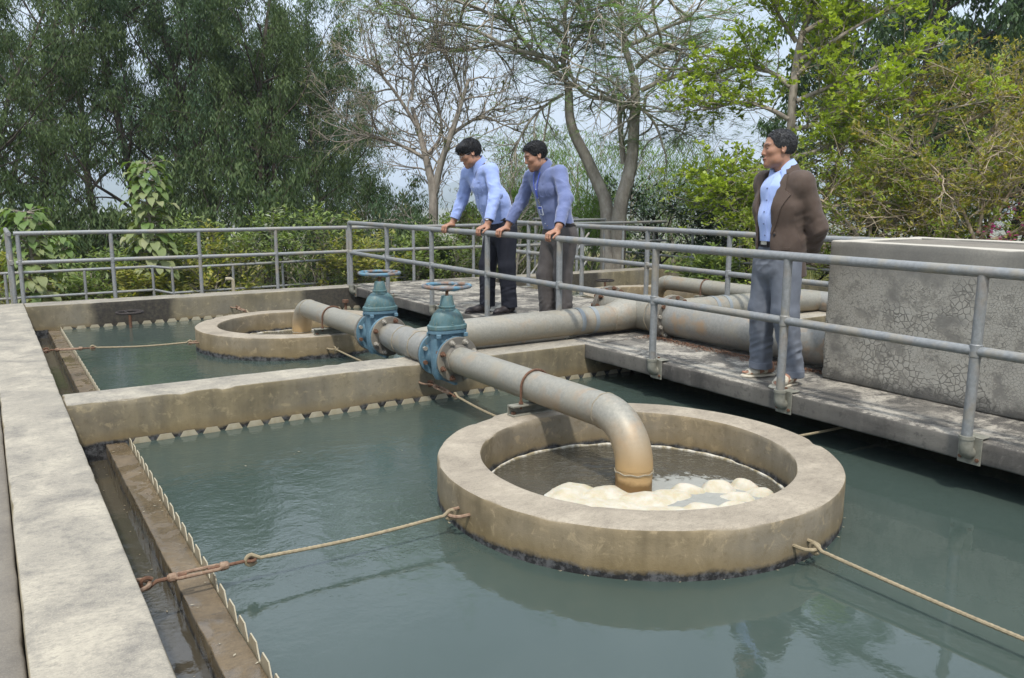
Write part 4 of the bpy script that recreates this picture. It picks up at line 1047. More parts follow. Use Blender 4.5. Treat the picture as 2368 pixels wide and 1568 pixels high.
def grove():
    spots = [(-2.5, 19, 9, 'tall dark acacia at the left edge of the photo'), (3.2, 22, 9.5, 'tall dark acacia behind the far left railing corner'), (8.0, 19.5, 9, 'tall dark acacia rising right behind the large-leaved sapling'),
             (12.6, 21, 9.5, 'dense acacia with leaning trunk right of the large-leaved sapling'), (16.2, 19, 8.5, 'broad acacia at the right end of the dark grove'), (19.0, 22.5, 8.0, 'acacia on the right rim of the grove beside the bare tree')]
    trees = []
    for k, (b, d, H, lab) in enumerate(spots):
        o, rt, aw = frame(b, d); o = o.copy(); o[2] = gz(o)
        trees.append(acacia(100+k, H*.84, o, lab, 'leaf_acacia' if k % 2 == 0 else 'leaf_acacia_cool'))
    more = [(0.5, 27, 1.05), (5.8, 28, 1.1), (10.3, 27, 1.05), (14.6, 29, 1.05), (18.0, 30, 1.0), (-5.5, 24, 1.1), (20.6, 31, .82)]
    for k, (b, d, s) in enumerate(more):
        o, rt, aw = frame(b, d); src = trees[k % len(trees)]
        copy_plant(src, (o[0], o[1], gz(o)), k*1.7+.6, s, 'back row acacia of the left grove '+['behind the far left railing corner', 'left of the large-leaved sapling', 'right behind the large-leaved sapling', 'behind the middle of the left railing', 'behind the broad acacia at its right end', 'at the very left edge', 'showing beside the bare tree'][k], 'tall acacia trees behind the left tanks')
grove()

# --- limbs drawn in the plane across the line of sight, with depth added
def limb(fr, pts, r0, r1, wob, rng, z_off=0.):
    o, rt, aw = fr; P = []; n = len(pts); w = 0; dw = rng.normal()*.25
    dense = []
    for i in range(n-1):
        for f in np.linspace(0, 1, 5, endpoint=False): dense.append(np.array(pts[i])*(1-f)+np.array(pts[i+1])*f)
    dense.append(np.array(pts[-1])); dense = np.array(dense)
    k = np.ones(5)/5; pad = np.pad(dense, ((2, 2), (0, 0)), 'edge'); dense = np.stack([np.convolve(pad[:, c], k, 'valid') for c in range(2)], 1)
    L = np.r_[0, np.cumsum(np.linalg.norm(np.diff(dense, axis=0), axis=1))]
    ph = rng.uniform(0, 6)
    for (u, z), s in zip(dense, L): P.append(o+rt*u+aw*(wob*s+.12*math.sin(s*1.7+ph)-.12*math.sin(ph))+np.array([0, 0, z]))
    return (P, np.linspace(r0, r1, len(P)))
def spray(rng, line, n, L, r, prm, out, sites, t0=.2, flat=.6, lift=.15):
    """side branches off a limb, spreading sideways"""
    P = np.array(line[0]); m = len(P)
    for c in range(n):
        t = t0+(1-t0)*(c+rng.random())/n; i = min(m-2, int(t*(m-1))); d = unit(P[i+1]-P[i])
        q = rnd_unit(1, rng)[0]; q[2] *= (1-flat); q[2] += lift
        grow(rng, P[i], unit(d*.7+q), L*rng.uniform(.6, 1.25), min(r, line[1][i]*.75), 0, prm, out, sites)

def fronds(rng, sites, per, length, pairs, lw):
    Ps = []; Ds = []; Ns = []; Ls = []; Ws = []; Ts = []
    for (p, d) in sites:
        if rng.random() > .9: continue
        for _ in range(per):
            a = rng.uniform(0, 6.28); ax = unit(np.array([math.cos(a), math.sin(a), rng.normal()*.18-.08])+d*.25); L = length*rng.uniform(.6, 1.2)
            sd = unit(np.cross(ax, (0, 0, 1))); tn = rng.random()
            t = (np.arange(pairs)+1)/pairs
            droop = -.25*L*t*t
            q = p+ax[None]*(t*L)[:, None]+np.array([0, 0, 1.])*droop[:, None]
            for s in (-1, 1):
                Ps.append(q); Ds.append(np.tile(sd*s+ax*.45, (pairs, 1))); Ns.append(np.tile([0, 0, 1.], (pairs, 1))+rng.normal(size=(pairs, 3))*.2)
                Ls.append(lw*(1.15-.6*abs(t-.4))*rng.uniform(.85, 1.15)); Ws.append(np.full(pairs, lw*.36)); Ts.append(np.full(pairs, tn))
    V, F = leaf_mesh(np.concatenate(Ps), np.concatenate(Ds), np.concatenate(Ns), np.concatenate(Ls), np.concatenate(Ws)); return V, F, np.concatenate(Ts)

def flamboyant():
    rng = np.random.default_rng(21); fr = frame(39.6, 16.3); o = fr[0].copy(); k = .003520
    C = lambda x, y: ((x-1540)*k, 5.22-y*k)
    def S(*pp): return [C(*p) for p in pp]
    L = []
    trunkL = limb(fr, [(0.0, -1.0)]+S((1530, 1400), (1525, 1160), (1470, 1050), (1400, 900), (1330, 780), (1302, 680), (1300, 560), (1290, 490)), .155, .07, .05, rng)
    trunkR = limb(fr, [(.16, -1.0)]+S((1590, 1400), (1590, 1180), (1635, 1020), (1655, 900), (1660, 700), (1662, 560), (1648, 470)), .17, .075, -.04, rng)
    L += [trunkL, trunkR]
    def l(pts, r0, r1, w): q = limb(fr, S(*pts), r0, r1, w, rng); L.append(q); return q
    limbs = [l([(1295, 500), (1210, 440), (1120, 360), (1040, 265), (960, 180), (880, 20), (850, -80)], .06, .02, .1),
             l([(1240, 455), (1220, 375), (1000, 340), (800, 240), (600, 210), (420, 180), (250, 120)], .05, .012, -.15),
             l([(1290, 490), (1260, 380), (1280, 280), (1265, 120), (1275, -60)], .055, .025, .2),
             l([(1655, 650), (1540, 600), (1400, 590), (1320, 500), (1290, 380)], .05, .025, -.1),
             l([(1612, 960), (1592, 800), (1575, 690), (1605, 640), (1690, 655), (1770, 745), (1815, 890)], .06, .018, -.25),
             l([(1680, 560), (1780, 510), (1900, 470), (1960, 440), (2080, 500), (2180, 620)], .055, .014, .15),
             l([(1648, 470), (1600, 330), (1580, 200), (1560, 60), (1540, -90)], .065, .03, .1),
             l([(1650, 440), (1740, 370), (1820, 315), (1900, 390), (1990, 420)], .045, .014, -.3),
             l([(1600, 320), (1700, 290), (1850, 200), (2030, 150), (2200, 110)], .05, .012, .25),
             l([(1500, 340), (1420, 270), (1380, 190), (1330, 60), (1300, -60)], .045, .02, -.35),
             l([(1040, 265), (880, 300), (700, 330), (520, 300), (380, 330)], .035, .01, .3),
             l([(960, 180), (800, 120), (600, 60), (400, 30), (230, 60)], .035, .01, -.2),
             l([(1285, 560), (1180, 620), (1080, 720), (1020, 860), (1000, 980)], .035, .01, -.15),
             l([(1900, 470), (1950, 600), (1930, 760), (1860, 900)], .02, .006, -.2)]
    prm = [(6, .16, .015, .35, 4, .15, .6, .62, .62), (5, .2, .0, .35, 3, .2, .65, .6, .65), (4, .24, -.02, .4, 0, 0, 0, 0, 0)]
    out = list(L); sites = []
    for q in limbs: spray(rng, q, 15, 1.25, .022, prm, out, sites, .12, .65, .10)
    # second cross limbs towards and away from the viewer, so that the crown has depth
    for q in limbs[:10]:
        P = np.array(q[0])
        for s in (-1, 1):
            i = int(len(P)*rng.uniform(.3, .7)); d = fr[2]*s+fr[1]*rng.normal()*.5+np.array([0, 0, .35])
            ln = []; grow(rng, P[i], d, 2.4, .03, 0, [(8, .12, .0, .35, 7, .2, .7, .55, .55)]+prm[1:], out, sites)
    up = [s for s in sites if s[0][2] > 2.2 and rng.random() < .25]
    plant('flamboyant_tree', 'forked flamboyant tree with bare spreading limbs and feathery leaves behind the two men', 'tree', (o[0], o[1], gz(o)), out, fronds(rng, up, 2, .34, 11, .058), 'bark_grey', 'leaf_feather', nside=6)
flamboyant()

def dry_tree():
    rng = np.random.default_rng(31); fr = frame(27.2, 16.0); o = fr[0].copy(); k = .00345
    S = lambda *pp: [((x-580)*k, 5.14-y*k) for x, y in pp]
    L = [limb(fr, [(0, -1.)]+S((590, 1300), (600, 1100), (560, 920), (520, 760), (480, 620)), .13, .04, .05, rng), limb(fr, S((600, 1120), (630, 960), (700, 780), (760, 600), (800, 480)), .09, .03, -.1, rng),
         limb(fr, S((560, 920), (440, 850), (300, 800), (150, 780)), .04, .012, .1, rng), limb(fr, S((520, 760), (420, 600), (330, 480), (240, 380)), .045, .012, -.1, rng), limb(fr, S((480, 620), (500, 480), (480, 340), (440, 240)), .04, .01, .1, rng),
         limb(fr, S((700, 780), (820, 700), (930, 640), (1030, 560)), .035, .01, .15, rng), limb(fr, S((760, 600), (720, 460), (640, 330), (600, 240)), .035, .01, -.2, rng), limb(fr, S((560, 900), (650, 800), (640, 640), (580, 500), (560, 380)), .04, .01, .2, rng)]
    prm = [(6, .2, .03, .35, 5, .15, .6, .62, .62), (5, .24, .01, .35, 4, .2, .7, .6, .65), (4, .28, .0, .4, 0, 0, 0, 0, 0)]
    out = list(L); sites = []
    for q in L: spray(rng, q, 15, 1.05, .018, prm, out, sites, .25, .25, .2)
    sel = [s for s in sites if rng.random() < .045]
    plant('bare_tree', 'leafless grey tree with dense fine twigs left of the two men', 'tree', (o[0], o[1], gz(o)), out, scatter(rng, sel, 3, (.12, .12, .15), 'droop', (.08, .15), (.022, .036), (0, 1), .4), 'bark_brown', 'leaf_dry', nside=4)
dry_tree()

def lime_tree():
    rng = np.random.default_rng(41); fr = frame(50.2, 14.6); o = fr[0].copy()
    k = .6404/1.7425*14.6/1882; x0 = (1765/.6404-2500)*1.7425
    S = lambda *pp: [((x-x0)*k, 1.28+454*14.6/1882-y*k) for x, y in pp]
    L = [limb(fr, [(0, -1.)]+S((545, 1500), (540, 1000), (530, 650), (555, 350), (600, 200), (660, 20), (700, -150)), .10, .03, 0, rng)]
    def l(pts, w, r0=.045): q = limb(fr, S(*pts), r0, .010, w, rng); L.append(q); return q
    tiers = [l([(540, 1010), (700, 975), (900, 885), (1150, 800), (1400, 745), (1550, 720)], -.05), l([(540, 700), (700, 630), (870, 565), (1050, 490), (1340, 400)], .1), l([(550, 470), (700, 400), (860, 300), (1050, 210), (1220, 140)], -.15),
             l([(570, 320), (700, 240), (850, 140), (1000, 50), (1150, -30)], .15), l([(530, 620), (420, 520), (300, 480), (180, 470), (60, 520)], .1), l([(550, 380), (450, 250), (380, 130), (320, 40)], -.1), l([(535, 800), (400, 720), (250, 680), (100, 720), (-10, 730)], -.2),
             l([(540, 1060), (400, 1090), (250, 1130), (120, 1190), (40, 1160)], -.1), l([(540, 1250), (420, 1290), (300, 1260), (180, 1300), (60, 1280)], .1), l([(600, 200), (520, 90), (480, -20)], .1), l([(545, 850), (680, 830), (820, 760), (960, 720)], -.3), l([(540, 560), (640, 450), (700, 330), (720, 200)], .3), l([(540, 1180), (420, 1220), (330, 1380)], -.2), l([(650, 60), (760, -20), (900, -60)], .2)]
    prm = [(5, .16, .05, .4, 4, .15, .8, .55, .6), (4, .18, .05, .4, 0, 0, 0, 0, 0)]
    out = list(L); sites = []
    for q in tiers: spray(rng, q, 21, .72, .012, prm, out, sites, .14, .72, .12)
    plant('lime_leaved_tree', 'bright lime green tree with tiered branches behind the man in the jacket', 'tree', (o[0], o[1], gz(o)), out, scatter(rng, [q for q in sites if rng.random() < .8], 5, (.055, .055, .03), 'up', (.06, .125), (.04, .075), (0, 1), .5), 'bark_brown', 'leaf_lime', nside=5)
lime_tree()

def gold_trees():
    for idx, (b, d, seed, lab, mat, zs) in enumerate(((59.3, 15.6, 51, 'flat-topped tree with golden brown leaves and two slanting stems behind the chamber', 'leaf_gold', 1.), (62.4, 13.6, 52, 'small forked tree with pale twigs and golden leaves at the right edge', 'leaf_gold', .8), (56.0, 13.8, 53, 'low spreading green-gold bush just right of the man in the jacket', 'leaf_gold_green', .62))):
        rng = np.random.default_rng(seed); fr = frame(b, d); o = fr[0].copy(); out = []; sites = []; L = []
        if idx == 0:
            L = [limb(fr, [(0, -1.), (.0, .5), (.02, 1.6), (-.02, 2.3)], .085, .05, 0, rng), limb(fr, [(.12, -1.), (.2, .5), (.45, 1.3), (.7, 2.0), (1.0, 2.5)], .085, .045, .05, rng)]
            ends = [((-.02, 2.1), (-.7, 2.35), (-1.5, 2.1), (-2.1, 1.75)), ((-.02, 2.2), (-.5, 2.5), (-1.2, 2.7), (-1.6, 2.75)), ((0, 2.3), (.1, 2.6), (-.3, 2.9), (-.9, 3.0)), ((.9, 2.4), (1.3, 2.8), (1.9, 3.0), (2.6, 3.1)), ((.7, 2.0), (1.3, 2.2), (2.0, 2.3), (2.8, 2.45)), ((.95, 2.5), (.8, 2.8), (.4, 2.95), (.0, 3.1)), ((.5, 1.5), (1.2, 1.6), (2.0, 1.5), (2.7, 1.7)), ((0, 1.7), (-.6, 1.5), (-1.3, 1.5), (-1.9, 1.3)), ((1.0, 2.5), (1.6, 2.7), (2.2, 2.7), (3.0, 2.9)), ((0, 2.2), (.6, 2.5), (1.0, 2.8), (1.2, 3.0)), ((0, 1.9), (.4, 1.9), (.9, 1.8), (1.3, 2.0))]
        elif idx == 1:
            L = [limb(fr, [(0, -1.), (.0, .35), (-.02, .75)], .07, .05, 0, rng)]
            ends = [((0, .5), (-.5, .9), (-1.0, 1.15), (-1.6, 1.3)), ((0, .6), (-.25, 1.2), (-.6, 1.7), (-1.0, 2.0)), ((0, .6), (.3, 1.2), (.5, 1.8), (.9, 2.1)), ((0, .5), (.6, .9), (1.1, 1.2), (1.7, 1.4)), ((0, .7), (.05, 1.3), (-.1, 1.9), (.1, 2.2)), ((0, .6), (.5, .8), (1.2, .85), (1.7, 1.0)), ((0, .45), (-.6, .65), (-1.2, .9), (-1.7, .9))]
        else:
            L = [limb(fr, [(.25, -1.), (.2, .1), (.1, .5)], .07, .05, 0, rng)]
            ends = [((.2, .1), (-.4, .45), (-1.1, .6), (-1.6, .75)), ((.1, .4), (-.2, .9), (-.7, 1.3), (-1.2, 1.5)), ((.1, .5), (.5, 1.0), (.9, 1.3), (1.2, 1.4)), ((.2, .2), (.7, .45), (1.2, .6), (1.6, .7)), ((.1, .5), (.1, 1.1), (-.1, 1.5), (-.2, 1.7)), ((.2, .2), (-.4, .15), (-1.0, .3), (-1.5, .35))]
        limbs = []
        for j, e in enumerate(ends):
            q = limb(fr, list(e), .035, .008, (-1)**j*.3*rng.random(), rng); L.append(q); limbs.append(q)
        prm = [(5, .2, .03, .4, 5, .12, .7, .6, .65), (4, .24, .01, .4, 3, .2, .8, .55, .7), (3, .25, .0, .5, 0, 0, 0, 0, 0)]
        out = list(L); sites = []
        for q in limbs:
            spray(rng, q, 11, .80, .014, prm, out, sites, .2, .82, .03)
            for s in (-1, 1):
                P = np.array(q[0]); i = int(len(P)*.5); grow(rng, P[i], fr[2]*s+fr[1]*rng.normal()*.4+np.array([0, 0, .15]), 1.5, .018, 0, [(6, .15, .01, .35, 6, .2, .7, .5, .6)]+prm[1:], out, sites)
        sel = [s for s in sites if rng.random() < (.55 if idx < 2 else 1.)]
        plant('golden_tree' if idx < 2 else 'spreading_bush', lab, 'tree' if idx < 2 else 'bush', (o[0], o[1], gz(o)), out, scatter(rng, sel, 4, (.06, .06, .035), 'up', (.04, .09), (.025, .045), (0, 1), .4), 'bark_yellow', mat, nside=4)
gold_trees()

def leafy(name, label, cat, b, d, seed, H, prm, per, jit, mode, Lr, Wr, mat, bark, r=.1, lean=(0, 0), zmin=.3, group=None, r0=None):
    rng = np.random.default_rng(seed); o, rt, aw = frame(b, d); o = o.copy(); o[2] = gz(o); out = []; sites = []
    grow(rng, o, (rt*lean[0]+np.array([0, 0, 1.])), H, r, 0, prm, out, sites); sites = [s for s in sites if s[0][2] > o[2]+zmin]
    return plant(name, label, cat, o, out, scatter(rng, sites, per, jit, mode, Lr, Wr, (0, 1), .6), bark, mat, group)
TREE = [(10, .06, .03, .3, 15, .2, .9, .38, .45), (6, .12, .05, .3, 6, .2, .75, .5, .5), (4, .2, .03, .4, 3, .3, .7, .55, .6), (3, .25, 0, .4, 0, 0, 0, 0, 0)]
BUSH = [(5, .15, .02, .4, 12, .05, .8, .75, .6), (5, .18, .06, .35, 5, .2, .7, .55, .6), (4, .22, .04, .4, 0, 0, 0, 0, 0)]
def right_wood():
    g = 'dark trees behind the right tanks'
    t1 = leafy('broadleaf_tree', 'tall dark green tree behind the lime green one at upper right', 'tree', 56.3, 23.5, 61, 9.5, TREE, 26, (.36, .36, .30), 'droop', (.13, .23), (.05, .085), 'leaf_dark', 'bark_dark', .16, group=g, zmin=2.)
    t2 = leafy('broadleaf_tree', 'rounded green tree at the upper right edge, lower than its dark neighbour', 'tree', 64.0, 24, 62, 7.2, TREE, 26, (.36, .36, .30), 'droop', (.13, .23), (.05, .085), 'leaf_acacia_cool', 'bark_dark', .14, group=g, zmin=1.)
    for k, (b, d, s, lab) in enumerate(((53.0, 27, .85, 'dark tree filling in behind the lime green tree'), (60.3, 28, .88, 'dark tree between the two big trees at upper right'), (67.5, 32, 1.35, 'tall hazy tree at the top right corner'))):
        o, rt, aw = frame(b, d); copy_plant((t1, t2, t2)[k], (o[0], o[1], gz(o)), 1.3*k+.8, s, lab, g)
    # low bushes behind the right railings
    for k, (b, d, H, mat, lab) in enumerate(((43.2, 17.0, 1.9, 'leaf_dark', 'dark bush behind the stair railing right of the forked trunk'), (46.4, 16.6, 1.7, 'leaf_acacia_cool', 'green bush behind the far right railing'), (49.2, 16.8, 1.8, 'leaf_dark', 'dark glossy bush left of the man in the jacket'), (52.5, 17.5, 2.4, 'leaf_dark', 'dark bush behind the man in the jacket'), (57.5, 17.5, 2.4, 'leaf_dark', 'dark undergrowth behind the golden tree'), (61.0, 17, 2.3, 'leaf_dark', 'dark undergrowth behind the chamber at right'), (65.2, 16, 2.2, 'leaf_acacia', 'green undergrowth at the right edge'), (47.6, 13.6, 1.0, 'leaf_shrub', 'small bright green bush under the far right railing'))):
        leafy('bush', lab, 'bush', b, d, 70+k, H, BUSH, 15, (.20, .20, .17), 'flat', (.08, .15), (.03, .055), mat, 'bark_dark', .05, zmin=.1)
    # bougainvillea at the right edge
    leafy('flowering_bush', 'bush with magenta flowers at the right edge above the chamber', 'bush', 64.9, 12.6, 90, 1.9, BUSH, 3, (.12, .12, .12), 'flat', (.05, .09), (.03, .05), 'petal_magenta', 'bark_brown', .03, zmin=.8)
    leafy('banana_plant', 'broad pale green leaf showing between twigs above the chamber', 'plant', 63.6, 13.0, 91, 1.45, [(5, .05, 0, .5, 4, .5, .7, .45, .5), (4, .1, -.05, .5, 0, 0, 0, 0, 0)], 1, (.02, .02, .02), 'droop', (.55, .8), (.16, .24), 'leaf_bamboo', 'bark_twig', .05, zmin=.7)
right_wood()

def middle_wood():
    # soft bamboo-like mass behind the two men
    STEM = [(8, .05, 0, .25, 9, .2, .6, .35, .4), (5, .15, -.03, .35, 5, .2, .7, .5, .6), (4, .2, -.06, .4, 0, 0, 0, 0, 0)]
    for k, (b, d, H, lab) in enumerate(((35.0, 22, 4.1, 'feathery light green thicket behind the man in mid blue, left part'), (37.6, 23, 4.4, 'feathery light green thicket seen between the forked trunks'), (41.0, 22, 4.0, 'feathery light green thicket right of the forked trunk'), (44.0, 23, 3.9, 'feathery green thicket near the gap with blue hills'), (46.8, 24, 3.4, 'low feathery thicket under the blue hills'), (38.5, 19.5, 2.8, 'low green thicket at the foot of the flamboyant tree'), (33.2, 20, 2.9, 'low green thicket between the two men'))):
        leafy('bamboo_thicket', lab, 'bush', b, d, 120+k, H*.72, [(7, .06, 0, .3, 16, .03, .6, .7, .6)]+STEM[1:], 15, (.28, .28, .26), 'droop', (.09, .17), (.014, .026), 'leaf_bamboo', 'bark_twig', .05, zmin=.2)
    leafy('pale_bush', 'bush with whitish leaves between the two men in blue shirts', 'bush', 33.6, 16.2, 140, 2.5, BUSH, 7, (.16, .16, .16), 'flat', (.06, .11), (.03, .05), 'leaf_pale', 'bark_twig', .04, zmin=.4)
    for k, (b, d, H, mat, lab) in enumerate(((22.4, 18.5, 3.0, 'leaf_acacia', 'green bush between the grove and the bare tree'), (24.6, 16.4, 2.2, 'leaf_acacia_cool', 'leafy bush at the foot of the bare tree, left side'), (27.0, 15.4, 1.8, 'leaf_acacia', 'olive bush under the bare tree'), (29.8, 16.5, 2.2, 'leaf_dry', 'dry olive bush behind the man in light blue'), (20.0, 20.0, 2.6, 'leaf_acacia_cool', 'green bush at the foot of the grove, right end'), (31.0, 19.0, 2.4, 'leaf_bamboo', 'green bush behind the shoulder of the man in light blue'))):
        leafy('bush', lab, 'bush', b, d, 150+k, H*.68, BUSH, 22, (.20, .20, .18), 'droop', (.06, .13), (.018, .034), mat, 'bark_brown', .05, zmin=.1)
    for k, (b, d, H) in enumerate(((2, 17.5, 2.0), (6, 18, 1.5), (13.5, 17.5, 2.2), (17, 17, 2.0), (10.5, 18, 1.8))):
        leafy('bush', ['dark bush at the foot of the grove near the left corner', 'low bush in the gap left of the large-leaved sapling', 'dark bush in the grove right of the large-leaved sapling', 'dark bush in front of the broad acacia', 'dark bush right behind the large-leaved sapling'][k], 'bush', b, d, 170+k, H, BUSH, 16, (.2, .2, .18), 'droop', (.09, .17), (.026, .046), 'leaf_acacia', 'bark_dark', .04, zmin=.1)
middle_wood()

def shrubs():
    # yellow-green shrubs along the far left wall
    g = 'yellow-green shrubs beyond the far left railing'
    labs = ['yellow-green shrub beyond the low railing, under the middle of the left far railing', 'shrub with orange-tinged leaves beyond the low railing, right of the sapling', 'tall yellow-green shrub left of the walkway corner post', 'yellow-green shrub behind the blue handwheels', 'light green shrub just left of the man in light blue', 'shrub with yellow leaves at the far left corner', 'shrub between the two large-leaved saplings', 'green shrub beyond the low railing behind the walkway end', 'pale shrub right of the large-leaved sapling', 'low yellow-green shrub behind the standpipe']
    spots = [(14.6, 14.2, 1.25, 'leaf_shrub'), (12.0, 14.0, 1.15, 'leaf_shrub_yellow'), (18.2, 14.0, 1.55, 'leaf_shrub'), (21.5, 13.9, 1.2, 'leaf_shrub_yellow'), (25.6, 14.2, 1.35, 'leaf_shrub'), (1.2, 14.6, .9, 'leaf_shrub_yellow'), (5.6, 14.8, .95, 'leaf_shrub'), (28.5, 14.6, 1.3, 'leaf_shrub'), (10.6, 15.2, 1.3, 'leaf_shrub'), (8.6, 13.8, .8, 'leaf_shrub_yellow')]
    for k, (b, d, H, mat) in enumerate(spots):
        leafy('shrub', labs[k], 'shrub', b, d, 200+k, H, BUSH, 9, (.16, .16, .13), 'flat', (.07, .14), (.03, .052), mat, 'bark_brown', .03, zmin=.05, group=g)
    # large-leaved saplings: whorls of broad drooping leaves up a straight stem
    def sapling(b, d, H, seed, label, rad):
        rng = np.random.default_rng(seed); o, rt, aw = frame(b, d); o = o.copy(); o[2] = gz(o)
        t = thing('teak_sapling', label, 'sapling', tuple(o), 'large-leaved saplings beyond the far left railing')
        out = [([o+np.array([.03*math.sin(z*2), .03*math.cos(z*2), z]) for z in np.linspace(0, H, 14)], np.linspace(.04, .012, 14))]
        V = []; F = []; T = []; n0 = 0; z = .15
        while z < H+.02:
            f = z/H; nl = rng.integers(11, 15); R = rad*(1.15-.45*f)*(.85+.3*rng.random()); a0 = rng.uniform(0, 6.28)
            for i in range(nl):
                a = a0+i*6.283/nl+rng.normal()*.25; hd = np.array([math.cos(a), math.sin(a), 0]); sd = np.array([-math.sin(a), math.cos(a), 0])
                pet = R*rng.uniform(.2, .62); L = rng.uniform(.20, .31)*(1.08-.3*f); W = L*rng.uniform(.46, .6); p0 = o+np.array([0, 0, z]); up0 = rng.uniform(-.1, .5); tn = np.clip(rng.normal(.75-.75*f, .22), 0, 1)
                base = p0+hd*pet+np.array([0, 0, pet*up0]); out.append(([p0, base], [.006, .004]))
                rows = 7
                for r_ in range(rows):
                    s = r_/(rows-1); w = W*.5*math.sin(math.pi*min(1, s*.93+.05))**.7*(1 if s < .98 else .15)
                    c = base+hd*L*s*(1-.25*s)+np.array([0, 0, L*(up0*.6*s-.62*s*s)])
                    for q in (-1, 0, 1): V.append(c+sd*w*q+np.array([0, 0, .22*w*abs(q)+.012*math.sin(s*16+q)*abs(q)])); T.append(tn)
                for r_ in range(rows-1):
                    for q in (0, 1): F.append((n0+r_*3+q, n0+r_*3+q+1, n0+(r_+1)*3+q+1, n0+(r_+1)*3+q))
                n0 += rows*3
            z += rng.uniform(.08, .115)*(1.1-.25*f)
        Vt, Ft = tubes_mesh(out, 5); put('trunk', Vt, Ft, 'bark_brown', t, True)
        put('crown', V, np.array(F), 'leaf_teak', t, True, {'tone': ('FLOAT', 'POINT', T)})
    sapling(9.1, 13.9, 2.75, 301, 'tall large-leaved sapling standing against the dark grove', .52)
    sapling(2.3, 13.6, 2.0, 302, 'shorter large-leaved sapling at the far left corner', .50)
    sapling(4.0, 15.5, 1.5, 303, 'low large-leaved sapling just right of the corner post', .34)
    # thin creeper stem reaching above the rail
    leafy('thin_sapling', 'thin pale-leaved stem reaching above the far left railing', 'sapling', 15.9, 13.9, 305, 2.0, [(8, .09, 0, .3, 5, .5, .5, .2, .5), (3, .2, .05, .4, 0, 0, 0, 0, 0)], 3, (.06, .06, .06), 'flat', (.08, .13), (.04, .06), 'leaf_pale', 'bark_twig', .012, zmin=.8)
    # grass and weeds between
    rng = np.random.default_rng(400); n = 42000
    x = rng.uniform(-7, 24, n); y = rng.uniform(11.6, 24, n); m = (rng.random(n) < np.clip(1.3-(y-11.6)/11, .2, 1)); x, y = x[m], y[m]
    n2 = 9000; x2 = rng.uniform(11.2, 17, n2); y2 = rng.uniform(2, 12, n2); x = np.r_[x, x2]; y = np.r_[y, y2]; n = len(x)
    d = np.maximum(0, np.hypot(np.maximum(0, np.abs(x-5)-9), np.maximum(0, np.abs(y-6)-9))-14); z = -.95-np.minimum(26., .10*d+.0006*d*d)
    P = np.c_[x, y, z-.02]; D = rnd_unit(n, rng)*np.array([.5, .5, .2])+np.array([0, 0, 1.]); hgt = rng.uniform(.12, .5, n)*(.6+.8*(vnoise(x*.5, y*.5, 0*x)+1)/2)
    V, F = leaf_mesh(P, D, rnd_unit(n, rng), hgt, rng.uniform(.012, .03, n))
    o = put('grass', V, F, 'leaf_grass', None, False, tones(np.clip(.5+.5*vnoise(x*.4, y*.4, 0*x+3)+rng.normal(size=n)*.2, 0, 1))); tag(o, 'rough dry grass and weeds outside the tanks', 'grass'); o['kind'] = 'stuff'
shrubs()
